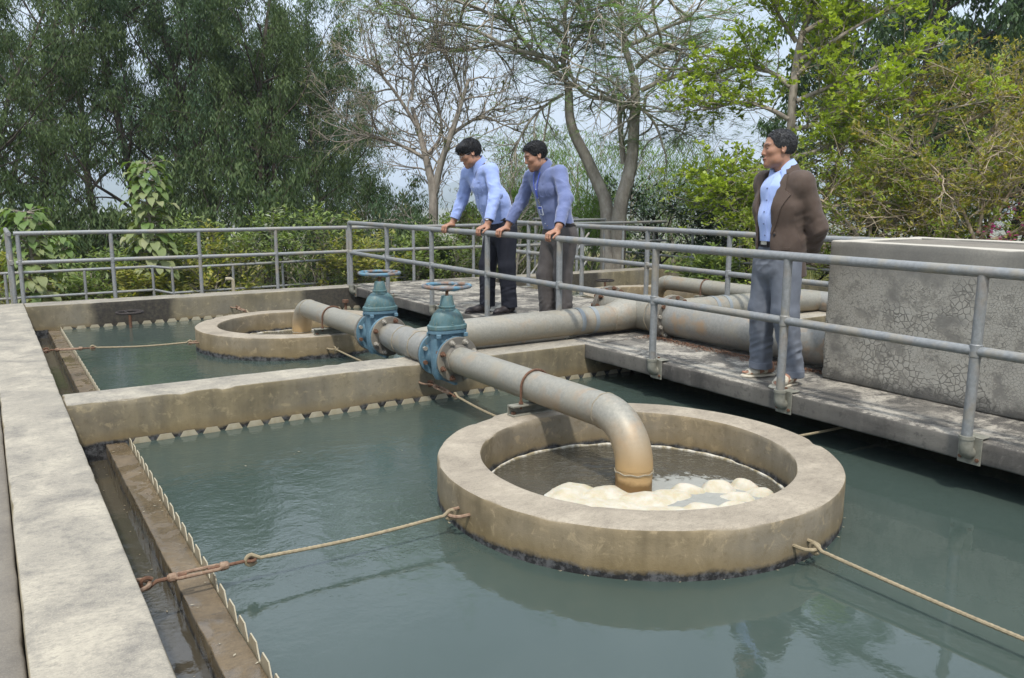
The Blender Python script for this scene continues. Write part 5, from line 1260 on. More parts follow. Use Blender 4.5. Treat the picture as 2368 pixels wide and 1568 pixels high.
# ------------------------------------------------------------------ people: distance fields meshed by surface nets
class Field:
    def __init__(s, lo, hi, h):
        s.lo = np.array(lo, float); s.h = h; s.n = np.ceil((np.array(hi)-s.lo)/h).astype(int)+1
        s.v = np.full(tuple(s.n), .2, np.float32)
        s.ax = [(s.lo[i]+np.arange(s.n[i])*h).astype(np.float32) for i in range(3)]
    def sub(s, lo, hi):
        i0 = np.clip(np.floor((np.array(lo)-s.lo)/s.h).astype(int), 0, s.n); i1 = np.clip(np.ceil((np.array(hi)-s.lo)/s.h).astype(int)+1, 0, s.n)
        sl = tuple(slice(a, b) for a, b in zip(i0, i1))
        if any(a >= b for a, b in zip(i0, i1)): return None, None
        return sl, np.meshgrid(*[s.ax[i][i0[i]:i1[i]] for i in range(3)], indexing='ij', sparse=False)
    def join(s, sl, d, k):
        a = s.v[sl]
        if k <= 0: s.v[sl] = np.minimum(a, d)
        else:
            h = np.clip(.5+.5*(a-d)/k, 0, 1); s.v[sl] = a*(1-h)+d*h-k*h*(1-h)
    def cut(s, sl, d, k):
        a = s.v[sl]; d = -d
        h = np.clip(.5-.5*(a-d)/max(k, 1e-5), 0, 1); s.v[sl] = a*(1-h)+d*h+max(k, 1e-5)*h*(1-h)
    def cap(s, a, b, ra, rb, k=.02, e=None, ed=None, neg=False):
        """tapered capsule; e: flatten ratio across direction ed"""
        a = np.array(a, float); b = np.array(b, float); m = max(ra, rb)*(max(1, e) if e else 1)+k+.02
        sl, g = s.sub(np.minimum(a, b)-m, np.maximum(a, b)+m)
        if sl is None: return
        ab = b-a; L2 = max(ab@ab, 1e-12)
        px, py, pz = g[0]-a[0], g[1]-a[1], g[2]-a[2]
        t = np.clip((px*ab[0]+py*ab[1]+pz*ab[2])/L2, 0, 1)
        dx, dy, dz = px-t*ab[0], py-t*ab[1], pz-t*ab[2]
        r = ra+(rb-ra)*t
        if e:
            ed = unit(ed); q = dx*ed[0]+dy*ed[1]+dz*ed[2]; f = (1/e-1)*q
            dx, dy, dz = dx+f*ed[0], dy+f*ed[1], dz+f*ed[2]
        d = np.sqrt(dx*dx+dy*dy+dz*dz)-r
        (s.cut if neg else s.join)(sl, d, k)
    def ell(s, c, r, R=None, k=.01, neg=False):
        c = np.array(c, float); r = np.array(r, float); m = r.max()+k+.015
        sl, g = s.sub(c-m, c+m)
        if sl is None: return
        p = [g[i]-c[i] for i in range(3)]
        if R is not None: p = [R[0, i]*p[0]+R[1, i]*p[1]+R[2, i]*p[2] for i in range(3)]
        q = np.sqrt((p[0]/r[0])**2+(p[1]/r[1])**2+(p[2]/r[2])**2); d = (q-1)*r.min()*np.clip(1., .5, 1)
        q2 = np.sqrt((p[0]/r[0]**2)**2+(p[1]/r[1]**2)**2+(p[2]/r[2]**2)**2); d = q*(q-1)/np.maximum(q2, 1e-6)
        (s.cut if neg else s.join)(sl, d, k)
    def cutplane(s, p, n, k=.004):
        n = unit(n); X, Y, Z = np.meshgrid(*s.ax, indexing='ij', sparse=True)
        d = (X-p[0])*n[0]+(Y-p[1])*n[1]+(Z-p[2])*n[2]       # remove where d > 0
        s.v = np.maximum(s.v, d.astype(np.float32))
    def near(s, w): return np.nonzero(np.abs(s.v) < w)
    def wrinkle(s, fn, w=.03):
        i = s.near(w); P = [s.ax[k][i[k]] for k in range(3)]; s.v[i] += fn(*P).astype(np.float32)
    def mesh(s):
        v = s.v; sg = v < 0
        nx, ny, nz = v.shape
        c = np.zeros((nx-1, ny-1, nz-1), np.uint8)
        for dx in (0, 1):
            for dy in (0, 1):
                for dz in (0, 1): c += sg[dx:nx-1+dx, dy:ny-1+dy, dz:nz-1+dz]
        act = (c > 0) & (c < 8); I = np.argwhere(act); n = len(I)
        idx = np.full(act.shape, -1, np.int64); idx[act] = np.arange(n)
        acc = np.zeros((n, 3)); cnt = np.zeros(n)
        C = [(a, b, d) for a in (0, 1) for b in (0, 1) for d in (0, 1)]
        val = {q: v[I[:, 0]+q[0], I[:, 1]+q[1], I[:, 2]+q[2]] for q in C}
        for q in C:
            for axx in range(3):
                if q[axx] == 0:
                    r = list(q); r[axx] = 1; r = tuple(r); a, b = val[q], val[r]; m = (a < 0) != (b < 0)
                    t = a[m]/(a[m]-b[m]); P = np.tile(np.array(q, float), (m.sum(), 1)); P[:, axx] = t; acc[m] += P; cnt[m] += 1
        V = s.lo+(I+acc/cnt[:, None])*s.h
        F = []
        for axx in range(3):
            b, d = [(1, 2), (2, 0), (0, 1)][axx]
            s0 = [slice(None)]*3; s1 = [slice(None)]*3
            s0[axx] = slice(0, -1); s1[axx] = slice(1, None)
            for o in (b, d): s0[o] = slice(1, -1); s1[o] = slice(1, -1)
            A = sg[tuple(s0)]; B = sg[tuple(s1)]; E = np.argwhere(A != B)
            if not len(E): continue
            fl = A[tuple(E.T)]; E = E.copy(); E[:, b] += 1; E[:, d] += 1
            def cell(ob, od): q = E.copy(); q[:, b] -= ob; q[:, d] -= od; return idx[q[:, 0], q[:, 1], q[:, 2]]
            Q = np.stack([cell(1, 1), cell(0, 1), cell(0, 0), cell(1, 0)], 1)
            Q[~fl] = Q[~fl][:, ::-1]; F.append(Q)
        F = np.concatenate(F); F = F[(F >= 0).all(1)]
        # two rounds of gentle smoothing
        return V, F
def smoothV(V, F, it=1, f=.5):
    n = len(V)
    for _ in range(it):
        acc = np.zeros_like(V); c = np.zeros(n)
        for a, b in ((0, 1), (1, 2), (2, 3), (3, 0)):
            for (u, w) in ((a, b), (b, a)): np.add.at(acc, F[:, u], V[F[:, w]]); np.add.at(c, F[:, u], 1)
        V = V*(1-f)+f*acc/np.maximum(c, 1)[:, None]
    return V
LAST = []
from mathutils.bvhtree import BVHTree
def skinner():
    """places points on the surface last built: skin(point outside, direction inward) -> point, normal"""
    b = BVHTree.FromPolygons([tuple(v) for v in LAST[0]], [tuple(int(i) for i in f) for f in LAST[1]])
    def skin(p, d):
        h = b.ray_cast(Vector(p), Vector(d), 1.)
        if h[0] is None: return np.array(p, float)+np.array(d)*.1, -np.array(d, float)
        n = np.array(h[1]); n = n if n@np.array(d) < 0 else -n
        return np.array(h[0]), n
    return skin
def emit(fd, name, mat, parent, it=1, attrs=None):
    V, F = fd.mesh(); V = smoothV(V, F, it); LAST[:] = [V, F]
    return put(name, V, F, mat, parent, True, attrs(V) if attrs else None)
def rotm(fwd, up=(0, 0, 1)):
    f = unit(fwd); l = unit(np.cross(up, f)); u = np.cross(f, l); return np.stack([f, l, u], 1)     # columns: forward, left, up
SKIN = np.array([.33, .175, .112])
def head_field(fd, c, R, s=1., skinny=0.):
    W = lambda p: c+R@(np.array(p)*s)
    def E(p, r, k=.012, neg=False, rot=None): fd.ell(W(p), np.array(r)*s, R if rot is None else R@rot, k*s, neg)
    def Cp(a, b, ra, rb, k=.01): fd.cap(W(a), W(b), ra*s, rb*s, k*s)
    E((-.014, 0, .035), (.098, .075, .086), .01)
    E((.030, 0, -.025), (.060, .060, .080), .03)
    E((.034, 0, -.074), (.052, .050, .044), .03)
    E((.074, 0, -.098), (.021, .024, .019), .025)
    for y in (-1, 1):
        E((.054, y*.041, -.014), (.028, .022, .022), .02)
        E((.018, y*.050, -.066), (.028, .014, .026), .025)
    E((.074, 0, .030), (.019, .050, .012), .015)
    for y in (-1, 1):
        E((.092, y*.031, .010), (.017, .018, .010), .010, True)
        E((.074, y*.031, .009), (.0125, .0125, .0115), .004)
    Cp((.084, 0, .018), (.100, 0, -.024), .0085, .0125, .012)
    for y in (-1, 1): E((.089, y*.0125, -.029), (.011, .008, .008), .006)
    E((.090, 0, -.057), (.010, .024, .0055), .006); E((.087, 0, -.068), (.0105, .020, .006), .006)
    E((.095, 0, -.0625), (.010, .022, .0016), .003, True)
    for y in (-1, 1):
        rot = np.array(Matrix.Rotation(y*.32, 3, 'Z'))@np.array(Matrix.Rotation(-.18, 3, 'Y'))
        E((-.012, y*.076, .000), (.019, .0065, .032), .006, False, rot); E((-.006, y*.081, .004), (.010, .005, .019), .004, True, rot)
    Cp((-.022, 0, -.055), (-.036, 0, -.125), .047, .050, .03)
def head_paint(V, c, R, s):
    p = (V-c)@R/s; x, y, z = p.T; ay = abs(y)
    col = np.tile(SKIN, (len(V), 1))
    def blend(w, t): col[:] = col*(1-w[:, None])+np.array(t)*w[:, None]
    inhead = (np.abs(z) < .14) & (np.abs(x) < .14) & (ay < .11)
    def g(a, m, sd): return np.exp(-((a-m)/sd)**2)
    blend(inhead*(x > .03)*g(ay, .034, .02)*g(z, -.03, .03)*.35, (.36, .15, .10))
    blend(inhead*(x > .06)*np.clip(1-abs(ay-.033)/.022, 0, 1)**.35*(abs(z-.0295-.10*np.clip(.035-ay, -.01, .02)*0-.004*np.cos((ay-.033)*60)) < .0055)*.9, (.03, .022, .02))
    blend(inhead*(x > .055)*(abs(ay-.031) < .0135)*(abs(z-.0085) < .0034)*.95, (.02, .014, .012))
    blend(inhead*(x > .06)*g(ay, .031, .016)*g(z, -.004, .006)*.3, (.28, .12, .08))
    blend(inhead*(x > .074)*(ay < .024)*(abs(z+.0625) < .0105)*.6, (.33, .11, .085))
    blend(inhead*(x > .04)*(z < -.072)*.16, (.25, .14, .10))
    return {'paint': ('FLOAT_COLOR', 'POINT', np.c_[np.clip(col, 0, 1), np.ones(len(V))])}
def hair_mesh(c, R, s, name, mat, parent, style):
    W = lambda p: c+R@(np.array(p)*s)
    m = .15*s; fd = Field(c-m, c+m, .0032)
    thick = style['thick']
    fd.ell(W((-.016, 0, .036)), np.array((.100+thick*.6, .0765+thick*.55, .086+thick))*s, R, 0)
    for (p, r) in style.get('add', []): fd.ell(W(p), np.array(r)*s, R, .02*s)
    # clear the face, the neck and round the ears
    fd.ell(W(style.get('facec', (.118, 0, -.035))), np.array(style.get('face', (.078, .088, .108)))*s, R, .006, True)
    fd.ell(W((.062, 0, -.105)), np.array((.10, .12, .085))*s, R, .006, True)
    for y in (-1, 1): fd.ell(W((.012, y*.090, -.018)), np.array((.030, .026, .030))*s, R, .006, True)
    fd.cutplane(W((-.05, 0, style.get('nape', -.080))), -(R@np.array((-.25, 0, 1.))), .004)
    def wr(x, y, z):
        p = (np.stack([x, y, z], 1)-c)@R/s
        return .0042*s*fbm(p[:, 0]*.55, p[:, 1]*1.5, p[:, 2]*.7, 70., 2)
    fd.wrinkle(wr)
    V, F = fd.mesh(); V = smoothV(V, F, 1); n0 = len(V)
    # loose strands lying over the mass, combed along the flow
    rng = np.random.default_rng(5); flow = np.array(style.get('flow', (-1., 0, -.2))); L = []
    pick = rng.choice(len(V), 1500); ln = style.get('len', 1.); sr = style.get('sr', .0014)
    for i in pick:
        p = (V[i]-c)@R/s
        if p[2] < -.05 or (abs(p[1]) > .055 and p[2] < .035 and p[0] > -.055): continue
        n = unit(p-np.array((-.016, 0, .03))); side = np.array((0, np.sign(p[1])*.5*min(1, abs(p[1])/.05), 0))
        d = flow+side+np.array((0, 0, -.9*min(1, np.hypot(p[0]+.016, p[1])/.09)))+rng.normal(size=3)*.25; d = unit(d-n*(d@n)); P = [p]
        for k in range(3): n = unit(P[-1]-np.array((-.016, 0, .03))); d = unit(d-n*(d@n)*.9); P.append(P[-1]+d*rng.uniform(.008, .016)*ln+n*rng.uniform(-.0006, .0014))
        P = [c+R@(q*s) for q in P]; L.append((P, [sr*s, sr*s, sr*.8*s, sr*.3*s]))
    TV, TF = tubes_mesh(L, 4); put(name, np.concatenate([V, TV]), np.concatenate([F, TF+n0]), mat, parent, True)
def folds(fd, seed, amp=.006, sx=(9., 9., 9.), w=.03, oct=2, ridge=True):
    def f(x, y, z):
        n = fbm(x*sx[0]+seed, y*sx[1], z*sx[2], 1., oct)
        if ridge: n = (.5-np.abs(n)*1.6)
        return -amp*n
    fd.wrinkle(f, w)
def sleeve_folds(fd, a, b, amp, freq, seed, e0=0., e1=1.):
    """cross folds on a limb, strongest between e0 and e1 of its length"""
    a = np.array(a, float); b = np.array(b, float); d = b-a; L = np.linalg.norm(d); d /= L
    u = unit(np.cross(d, (0, 0, 1) if abs(d[2]) < .9 else (1, 0, 0))); v = np.cross(d, u)
    def f(x, y, z):
        px, py, pz = x-a[0], y-a[1], z-a[2]; t = (px*d[0]+py*d[1]+pz*d[2])/L
        cu = px*u[0]+py*u[1]+pz*u[2]; cv = px*v[0]+py*v[1]+pz*v[2]; q = np.sqrt(cu*cu+cv*cv)+1e-6
        w = np.exp(-((t-(e0+e1)/2)/max(.15, (e1-e0)*.75))**2)*(t > -.15)*(t < 1.15)*(q < .14)
        n = vnoise(t*freq*.30+seed+cu/q*.9, cu/q*.8+seed, cv/q*.8); n2 = vnoise(t*freq*.6+seed*2, cu/q*1.3-cv/q, cv/q*1.3+5)
        return -amp*w*(.7-1.9*np.abs(n)+.5*n2)
    fd.wrinkle(f, .03)
def hand_on_rail(fd, y, rail_z, rx, side, s=1., spread=.021, wrist=None, droop=0.):
    """four fingers laid over the rail with their tips on the -x side, thumb on the side given (+1: towards +y)"""
    R = .030
    P = lambda x, dy, z: (rx+x*s, y+dy*s, rail_z+z*s)
    fd.ell(P(.028, 0, .052), np.array((.047, .041, .017))*s, np.array(Matrix.Rotation(.25, 3, 'Y')), .012)
    for i in range(4):
        dy = (1.5-i)*spread*side; ln = (.95, 1.08, 1.0, .82)[i]
        k = P(-.014, dy*.95, .051); m1 = P(-.050*ln, dy*1.05, .036); m2 = P(-.058*ln, dy*1.05, .004); tp = P(-.046, dy*1.0, -.022*ln-droop)
        fd.cap(P(.02, dy*.8, .054), k, .0105*s, .0105*s, .008); fd.cap(k, m1, .0105*s, .0095*s, .005); fd.cap(m1, m2, .0095*s, .0088*s, .004); fd.cap(m2, tp, .0088*s, .0075*s, .004)
    t0 = P(.035, side*.030, .045); t1 = P(.010, side*.060, .040); t2 = P(-.018, side*.066, .026); t3 = P(-.036, side*.062, .006)
    fd.cap(t0, t1, .015*s, .0125*s, .012); fd.cap(t1, t2, .0125*s, .0105*s, .006); fd.cap(t2, t3, .0105*s, .009*s, .005)
    if wrist is not None: fd.cap(P(.035, 0, .055), wrist, .030*s, .030*s, .02, .8, (0, 1, 0))
def shoe(name, mat, parent, heel, toe, s=1., h=.075, sole='leather_black'):
    heel = np.array(heel, float); toe = np.array(toe, float); d = unit(toe-heel); L = np.linalg.norm(toe-heel); sd = np.array([-d[1], d[0], 0])
    lo = np.minimum(heel, toe)-.1; hi = np.maximum(heel, toe)+.1; lo[2] = heel[2]-.03; hi[2] = heel[2]+.17
    fd = Field(lo, hi, .004); z = np.array([0, 0, 1.])
    fd.cap(heel+d*.05+z*.05, heel+d*L*.45+z*.042, .043, .045, .02); fd.cap(heel+d*L*.45+z*.04, toe-d*.06+z*.030, .045, .036, .03, 1.12, sd)
    fd.cap(toe-d*.07+z*.026, toe-d*.025+z*.020, .036, .022, .02, 1.15, sd); fd.cap(heel+d*.06+z*.06, heel+d*.07+z*.09, .040, .040, .02)
    fd.cutplane(heel+z*.014, (0, 0, -1)); fd.cutplane(heel+z*h, unit(z-d*.10))
    o = emit(fd, name, mat, parent, 1)
    f2 = Field(lo, hi, .004); f2.cap(heel+d*.045, heel+d*L*.45, .043, .047, .01, 1., sd); f2.cap(heel+d*L*.45, toe-d*.045, .047, .040, .02, 1.1, sd); f2.cap(toe-d*.05, toe-d*.02, .036, .022, .02, 1.1, sd)
    f2.cutplane(heel+z*.014, (0, 0, 1)); f2.cutplane(heel+z*.001, (0, 0, -1)); emit(f2, 'sole', sole, o, 1)
    return o
def tube_part(name, pts, r, mat, parent, n=8, closed=False): return MB().tube(pts, r, n, closed=closed).build(name, mat, parent)
def slab_part(name, c, size, R, mat, parent):
    h = np.array(size)/2; V = [np.array(c)+R@(h*np.array((a, b, d))) for d in (-1, 1) for b in (-1, 1) for a in (-1, 1)]
    mb = MB(); mb.add(V, [(0, 2, 3, 1), (4, 5, 7, 6), (0, 1, 5, 4), (2, 6, 7, 3), (0, 4, 6, 2), (1, 3, 7, 5)]); return mb.build(name, mat, parent, smooth=0)
def ribbon(name, pts, nrm, w, mat, parent, th=.003):
    """a flat band through pts, lying against a surface whose outward normals are given"""
    P = np.array(pts, float); N = np.array([unit(q) for q in nrm]); T = np.gradient(P, axis=0); T /= np.linalg.norm(T, axis=1, keepdims=True); S = np.cross(T, N); S /= np.linalg.norm(S, axis=1, keepdims=True)
    w = np.broadcast_to(np.asarray(w, float), (len(P),))[:, None]
    V = np.stack([P-S*w/2, P+S*w/2, P+S*w/2+N*th, P-S*w/2+N*th], 1).reshape(-1, 3); F = []
    for i in range(len(P)-1):
        for k in range(4): F.append((i*4+k, i*4+(k+1) % 4, (i+1)*4+(k+1) % 4, (i+1)*4+k))
    F += [(0, 1, 2, 3), tuple((len(P)-1)*4+k for k in (3, 2, 1, 0))]
    mb = MB(); mb.add(V, F); return mb.build(name, mat, parent, smooth=40)

def shirt_collar(c0, up, fwd, r, mat, parent, w=.040, drop=.055, qmax=2.55):
    """turned-down collar: a band round the neck whose two ends fall to points at the front"""
    up = unit(up); fwd = unit(fwd-up*(fwd@up)); lf = np.cross(up, fwd); V = []; F = []; n = 41
    for k, q in enumerate(np.linspace(-qmax, qmax, n)):
        f = max(0, (abs(q)-1.5)/(qmax-1.5)); rad = -fwd*math.cos(q)+lf*math.sin(q)
        top = c0+rad*r*(1-.10*f)+up*(.020-.030*f*f); mid = c0+rad*(r+.012+.004*f)+up*(.026-.034*f*f)
        bot = c0+rad*(r+.026+.016*f)-up*(w-.026+drop*f**1.6)+fwd*.012*f; und = bot-rad*.006
        V += [top, mid, bot, und]
    for k in range(n-1):
        for j in range(4): F.append((k*4+j, k*4+(j+1) % 4, (k+1)*4+(j+1) % 4, (k+1)*4+j))
    F += [(0, 1, 2, 3), tuple((n-1)*4+j for j in (3, 2, 1, 0))]
    mb = MB(); mb.add(V, F); return mb.build('collar', mat, parent, smooth=50)
RAILX = XR-.05
def leaning_man(name, label, hip, neck, shR, shL, handR_y, handL_y, head_c, head_dir, scale, shirt, trousers, knees, ankles, feet, hairstyle, belly=.0, seed=1., thumbs=(1, -1)):
    """man bent over the rail: R is his right side (towards +y here), L his left"""
    A = lambda *p: np.array(p, float)
    hip, neck, shR, shL, head_c = map(lambda q: np.array(q, float), (hip, neck, shR, shL, head_c))
    base = (hip[0], hip[1], 0)
    t = thing(name, label, 'person', base)
    s = scale; R = rotm(head_dir)
    wR = A(RAILX+.075, handR_y+.0, RT+.105*s); wL = A(RAILX+.075, handL_y, RT+.105*s)
    def elbow(sh, w, out): m = (sh+w)/2; return m+A(.045, out, .0)
    eR = elbow(shR, wR, .035); eL = elbow(shL, wL, -.035)
    # --- body: head, neck, arms, hands, core in one continuous surface
    lo = A(min(RAILX-.12, head_c[0]-.15), min(handL_y, hip[1])-.2, .82); hi = A(hip[0]+.2, max(handR_y, hip[1])+.2, head_c[2]+.16*s)
    fd = Field(lo, hi, .0042)
    head_field(fd, head_c, R, s)
    jaw = head_c+R@(A(-.04, 0, -.12)*s)
    fd.cap(jaw, neck, .048*s, .052*s, .02); fd.cap(neck-A(0, 0, .03), (hip+neck)/2+A(0, 0, .03), .050*s, .080*s, .02); fd.cap((hip+neck)/2+A(0, 0, .03), hip+A(0, 0, -.02), .085*s, .09*s, .03)
    for sh, e, w, hy, th in ((shR, eR, wR, handR_y, thumbs[0]), (shL, eL, wL, handL_y, thumbs[1])):
        fd.cap(neck-A(0, 0, .09), sh-A(0, 0, .02), .045*s, .035*s, .02); fd.cap(sh, e, .040*s, .034*s, .02); fd.cap(e, w, .034*s, .027*s, .02)
        hand_on_rail(fd, hy, RT, RAILX, th, s*.98, wrist=w)
    emit(fd, 'body', 'skin', t, 1, lambda V: head_paint(V, head_c, R, s))
    hair_mesh(head_c, R, s, 'hair', hairstyle['mat'], t, hairstyle)
    # --- shirt
    lo = A(RAILX-.05, min(handL_y, shL[1])-.16, .92); hi = A(hip[0]+.26, max(handR_y, shR[1])+.16, neck[2]+.1)
    fs = Field(lo, hi, .0062); ydir = (0, 1, 0)
    mid = (shR+shL)/2; spine = unit(neck-hip); chest = hip+(neck-hip)*.66+A(-.02, 0, -.0)
    fs.cap(hip+A(.0, 0, -.03), hip+(neck-hip)*.35, (.125+belly)*s, (.128+belly)*s, .03, 1.28, ydir)
    fs.cap(hip+(neck-hip)*.35, chest, (.124+belly)*s, .114*s, .04, 1.32, ydir); fs.cap(chest, neck+(hip-neck)*.16, .112*s, .080*s, .04, 1.42, ydir)
    for sh, e, w in ((shR, eR, wR), (shL, eL, wL)):
        inn = neck*.5+sh*.5-A(0, 0, .05*s)
        fs.cap(inn, sh-A(0, 0, .012), .072*s, .066*s, .06); fs.cap(sh, e, .062*s, .055*s, .03); fs.cap(e, w+(e-w)*.22, .058*s, .046*s, .02)
    # neck opening
    fs.cap(neck+(head_c-neck)*.34, head_c, .055*s, .075*s, .006, neg=True)
    folds(fs, seed, .0085, (6., 6., 10.)); folds(fs, seed+30, .002, (20., 20., 20.))
    for sh, e, w in ((shR, eR, wR), (shL, eL, wL)): sleeve_folds(fs, sh, w, .0075, 34, seed, .2, .9)
    fs.cutplane(hip+A(0, 0, -.005), (.25, 0, -1))
    so = emit(fs, 'shirt', shirt, t, 1); skin = skinner()
    # cuffs
    for e, w in ((eR, wR), (eL, wL)):
        d = unit(w-e); fc = Field(w-.13, w+.13, .0045); fc.cap(w+(e-w)*.26, w+(e-w)*.0, .0505*s, .0465*s, .0); fc.cap(w+(e-w)*.12, w-(e-w)*.3, .040*s, .042*s, .002, neg=True); fc.cutplane(w+(e-w)*.015, d); fc.cutplane(w+(e-w)*.25, -d); emit(fc, 'cuff', shirt, so, 1)
    up = unit(unit(head_c-neck)+np.array([.0, 0, .25])); fwd = unit(A(R[0, 0]-.5, R[1, 0], 0))
    shirt_collar(neck+(head_c-neck)*.30+A(.006, 0, .0), up, fwd, .066*s, shirt, so, .058)
    # placket and buttons follow the front of the torso
    # --- trousers
    lo = A(min(feet[0][1][0], feet[1][1][0], hip[0])-.1, hip[1]-.36, .03); hi = A(hip[0]+.3, hip[1]+.36, hip[2]+.08)
    ft = Field(lo, hi, .0065)
    ft.cap(hip+A(.01, 0, -.14), hip+A(.0, 0, .0), .125*s, (.122+belly)*s, .03, 1.30, ydir)
    for sgn, kn, an in ((1, knees[0], ankles[0]), (-1, knees[1], ankles[1])):
        h = hip+A(.01, sgn*.085*s, -.10); kn = np.array(kn, float); an = np.array(an, float)
        ft.cap(h, kn, .110*s, .080*s, .03); ft.cap(kn, an, .080*s, .070*s, .03); ft.cap(an, an-A(0, 0, .04), .070*s, .073*s, .02)
    folds(ft, seed+9, .0075, (10., 10., 3.2)); folds(ft, seed+19, .004, (16., 16., 12.))
    for kn, an in zip(knees, ankles): sleeve_folds(ft, kn, an, .006, 34, seed+3, .5, 1.)
    ft.cutplane(A(0, 0, hip[2]+.028), unit((-.0, 0, 1))); 
    zc = min(ankles[0][2], ankles[1][2]); ft.cutplane(A(0, 0, zc-.035), (0, 0, -1))
    to = emit(ft, 'trousers', trousers, t, 1)
    # belt
    a = np.linspace(0, 2*np.pi, 48, endpoint=False); rb = (.128+belly)*s
    P = [hip+A(.002+rb*math.cos(q), rb*1.31*math.sin(q), .004-.03*math.cos(q)*.6) for q in a]
    mb = MB(); V = []; F = []
    for p in P:
        for dz in (-.017, .017): V.append(p+A(0, 0, dz)); 
    for i in range(48): j = (i+1) % 48; F.append((i*2, j*2, j*2+1, i*2+1))
    V2 = np.array(V); V2o = hip+(V2-hip)*np.array([1.03, 1.03, 1.0]); mb.add(V2o, F); be = mb.build('belt', 'leather_black', t)
    for k, (h_, t_) in enumerate(feet): shoe('shoe', 'leather_shoe', t, h_, t_)
    return dict(t=t, so=so, be=be, wL=wL, wR=wR, eL=eL, eR=eR, R=R, head=head_c, s=s, hip=hip, neck=neck, chest=chest, to=to, skin=skin)

def men_at_rail():
    A = lambda *p: np.array(p, float)
    # man in light blue
    m = leaning_man('person', 'man in light blue shirt and dark trousers bending over the railing', (4.79, 7.66, 1.02), (4.535, 7.69, 1.605), (4.52, 7.89, 1.525), (4.565, 7.485, 1.55), 7.99, 7.25, (4.425, 7.69, 1.725), (-.80, .26, -.42), 1.15,
                    'shirt_light_blue', 'trousers_navy', ((4.70, 7.78, .53), (4.80, 7.54, .53)), ((4.68, 7.76, .10), (4.84, 7.55, .10)), (((4.72, 7.75, 0), (4.40, 7.77, 0)), ((4.92, 7.56, 0), (4.61, 7.52, 0))), dict(mat='hair', thick=.014, flow=(1., .2, -.3), add=[((.045, 0, .085), (.06, .075, .035))], face=(.085, .125, .098), facec=(.114, 0, -.042)), .012, 1.)
    t, so, R, s, H = m['t'], m['so'], m['R'], m['s'], m['head']
    # spectacles
    W = lambda p: H+R@(np.array(p)*s)
    g = tube_part('spectacles', [W((.098+.003*math.cos(q*2), .031+.021*math.cos(q), .004+.014*math.sin(q))) for q in np.linspace(0, 6.28, 20, endpoint=False)], .0012, 'spectacle_wire', t, 6, True)
    tube_part('lens_rim', [W((.098, -.031+.021*math.cos(q), .004+.014*math.sin(q))) for q in np.linspace(0, 6.28, 20, endpoint=False)], .0012, 'spectacle_wire', g, 6, True)
    tube_part('bridge', [W((.100, .010, .008)), W((.103, 0, .011)), W((.100, -.010, .008))], .0012, 'spectacle_wire', g, 6)
    for y in (-1, 1): tube_part('temple', [W((.097, y*.052, .008)), W((.05, y*.072, .01)), W((-.005, y*.080, .012))], .0013, 'spectacle_wire', g, 6)
    # watch on his left wrist
    d = unit(m['wL']-m['eL']); u = unit(np.cross(d, (0, 1, 0))); v = np.cross(d, u); c = m['wL']-d*.004
    w = MB(); 
    for off in (-.008, 0., .008): w.tube([c+d*off+.036*(math.cos(q)*u+math.sin(q)*v) for q in np.linspace(0, 6.28, 28, endpoint=False)], .0048, 8, closed=True)
    w = w.build('watch', 'leather_shoe', t)
    dirc = unit(A(-.75, -.4, .4)-d*(A(-.75, -.4, .4)@d)); MB().tube([c+dirc*.036, c+dirc*.046], .019, 18).build('watch_case', 'steel_shiny', w)
    # front of the shirt: placket, buttons, pocket
    def front(m, k0, k1, mat, n=7, xo=.128):
        hip, neck = m['hip'], m['neck']; ax = unit(neck-hip); f = unit(np.cross(ax, (0, 1, 0)));  f = f if f[0] < 0 else -f
        side = A(0, -1, 0); PN = [m['skin'](hip+(neck-hip)*t_+f*.4, -f) for t_ in np.linspace(k0, k1, 12)]; P = [p for p, q in PN]; N = [q for p, q in PN]
        ribbon('placket', P, N, .030, mat, m['so'], .0035)
        for i in range(1, n): q = P[int(i*11/n)]; k = N[int(i*11/n)]; MB().tube([q+k*.003, q+k*.006], .0055, 10).build('button', 'badge_white', m['so'])
        c = hip+(neck-hip)*.70; cs = [(.04, .05), (.04, -.06), (.075, -.075), (.11, -.06), (.11, .05), (.04, .05)]; Q = []
        for (a, b), (a2, b2) in zip(cs[:-1], cs[1:]): Q += [(a+(a2-a)*k, b+(b2-b)*k) for k in (0, .5)]
        PN = [m['skin'](c+side*a+ax*b+f*.4, -f) for a, b in Q]; ribbon('pocket_seam', [p for p, q in PN], [q for p, q in PN], .006, mat, m['so'], .004)
        return P, f, ax
    front(m, .04, .86, 'shirt_light_blue')
    # man in mid blue
    m = leaning_man('person', 'man in mid blue shirt with lanyard and grey trousers leaning on the railing', (4.74, 6.50, 1.00), (4.575, 6.53, 1.545), (4.575, 6.74, 1.47), (4.625, 6.345, 1.50), 6.86, 6.02, (4.475, 6.53, 1.655), (-.84, .26, -.36), 1.09,
                    'shirt_mid_blue', 'trousers_taupe', ((4.66, 6.60, .52), (4.72, 6.40, .52)), ((4.66, 6.56, .10), (4.72, 6.36, .10)), (((4.74, 6.57, 0), (4.45, 6.60, 0)), ((4.80, 6.37, 0), (4.51, 6.34, 0))), dict(mat='hair', thick=.008, len=.6, sr=.0011, flow=(-.6, .5, 0), add=[((.03, 0, .092), (.055, .06, .022))], face=(.095, .125, .122), facec=(.118, 0, -.028)), .0, 5., (1, -1))
    P, f, ax = front(m, .04, .86, 'shirt_mid_blue')
    t = m['t']; side = A(0, -1, 0); nk = m['neck']
    c = P[8]+f*.008
    for sg in (1, -1): ribbon('lanyard', [nk+ax*.03+f*.045+side*.055*sg, nk-ax*.03+f*.098+side*.045*sg, P[10]+f*.014+side*.028*sg, c+side*.006*sg, c-ax*.045], [f]*5, .012, 'lanyard_blue', t, .003)
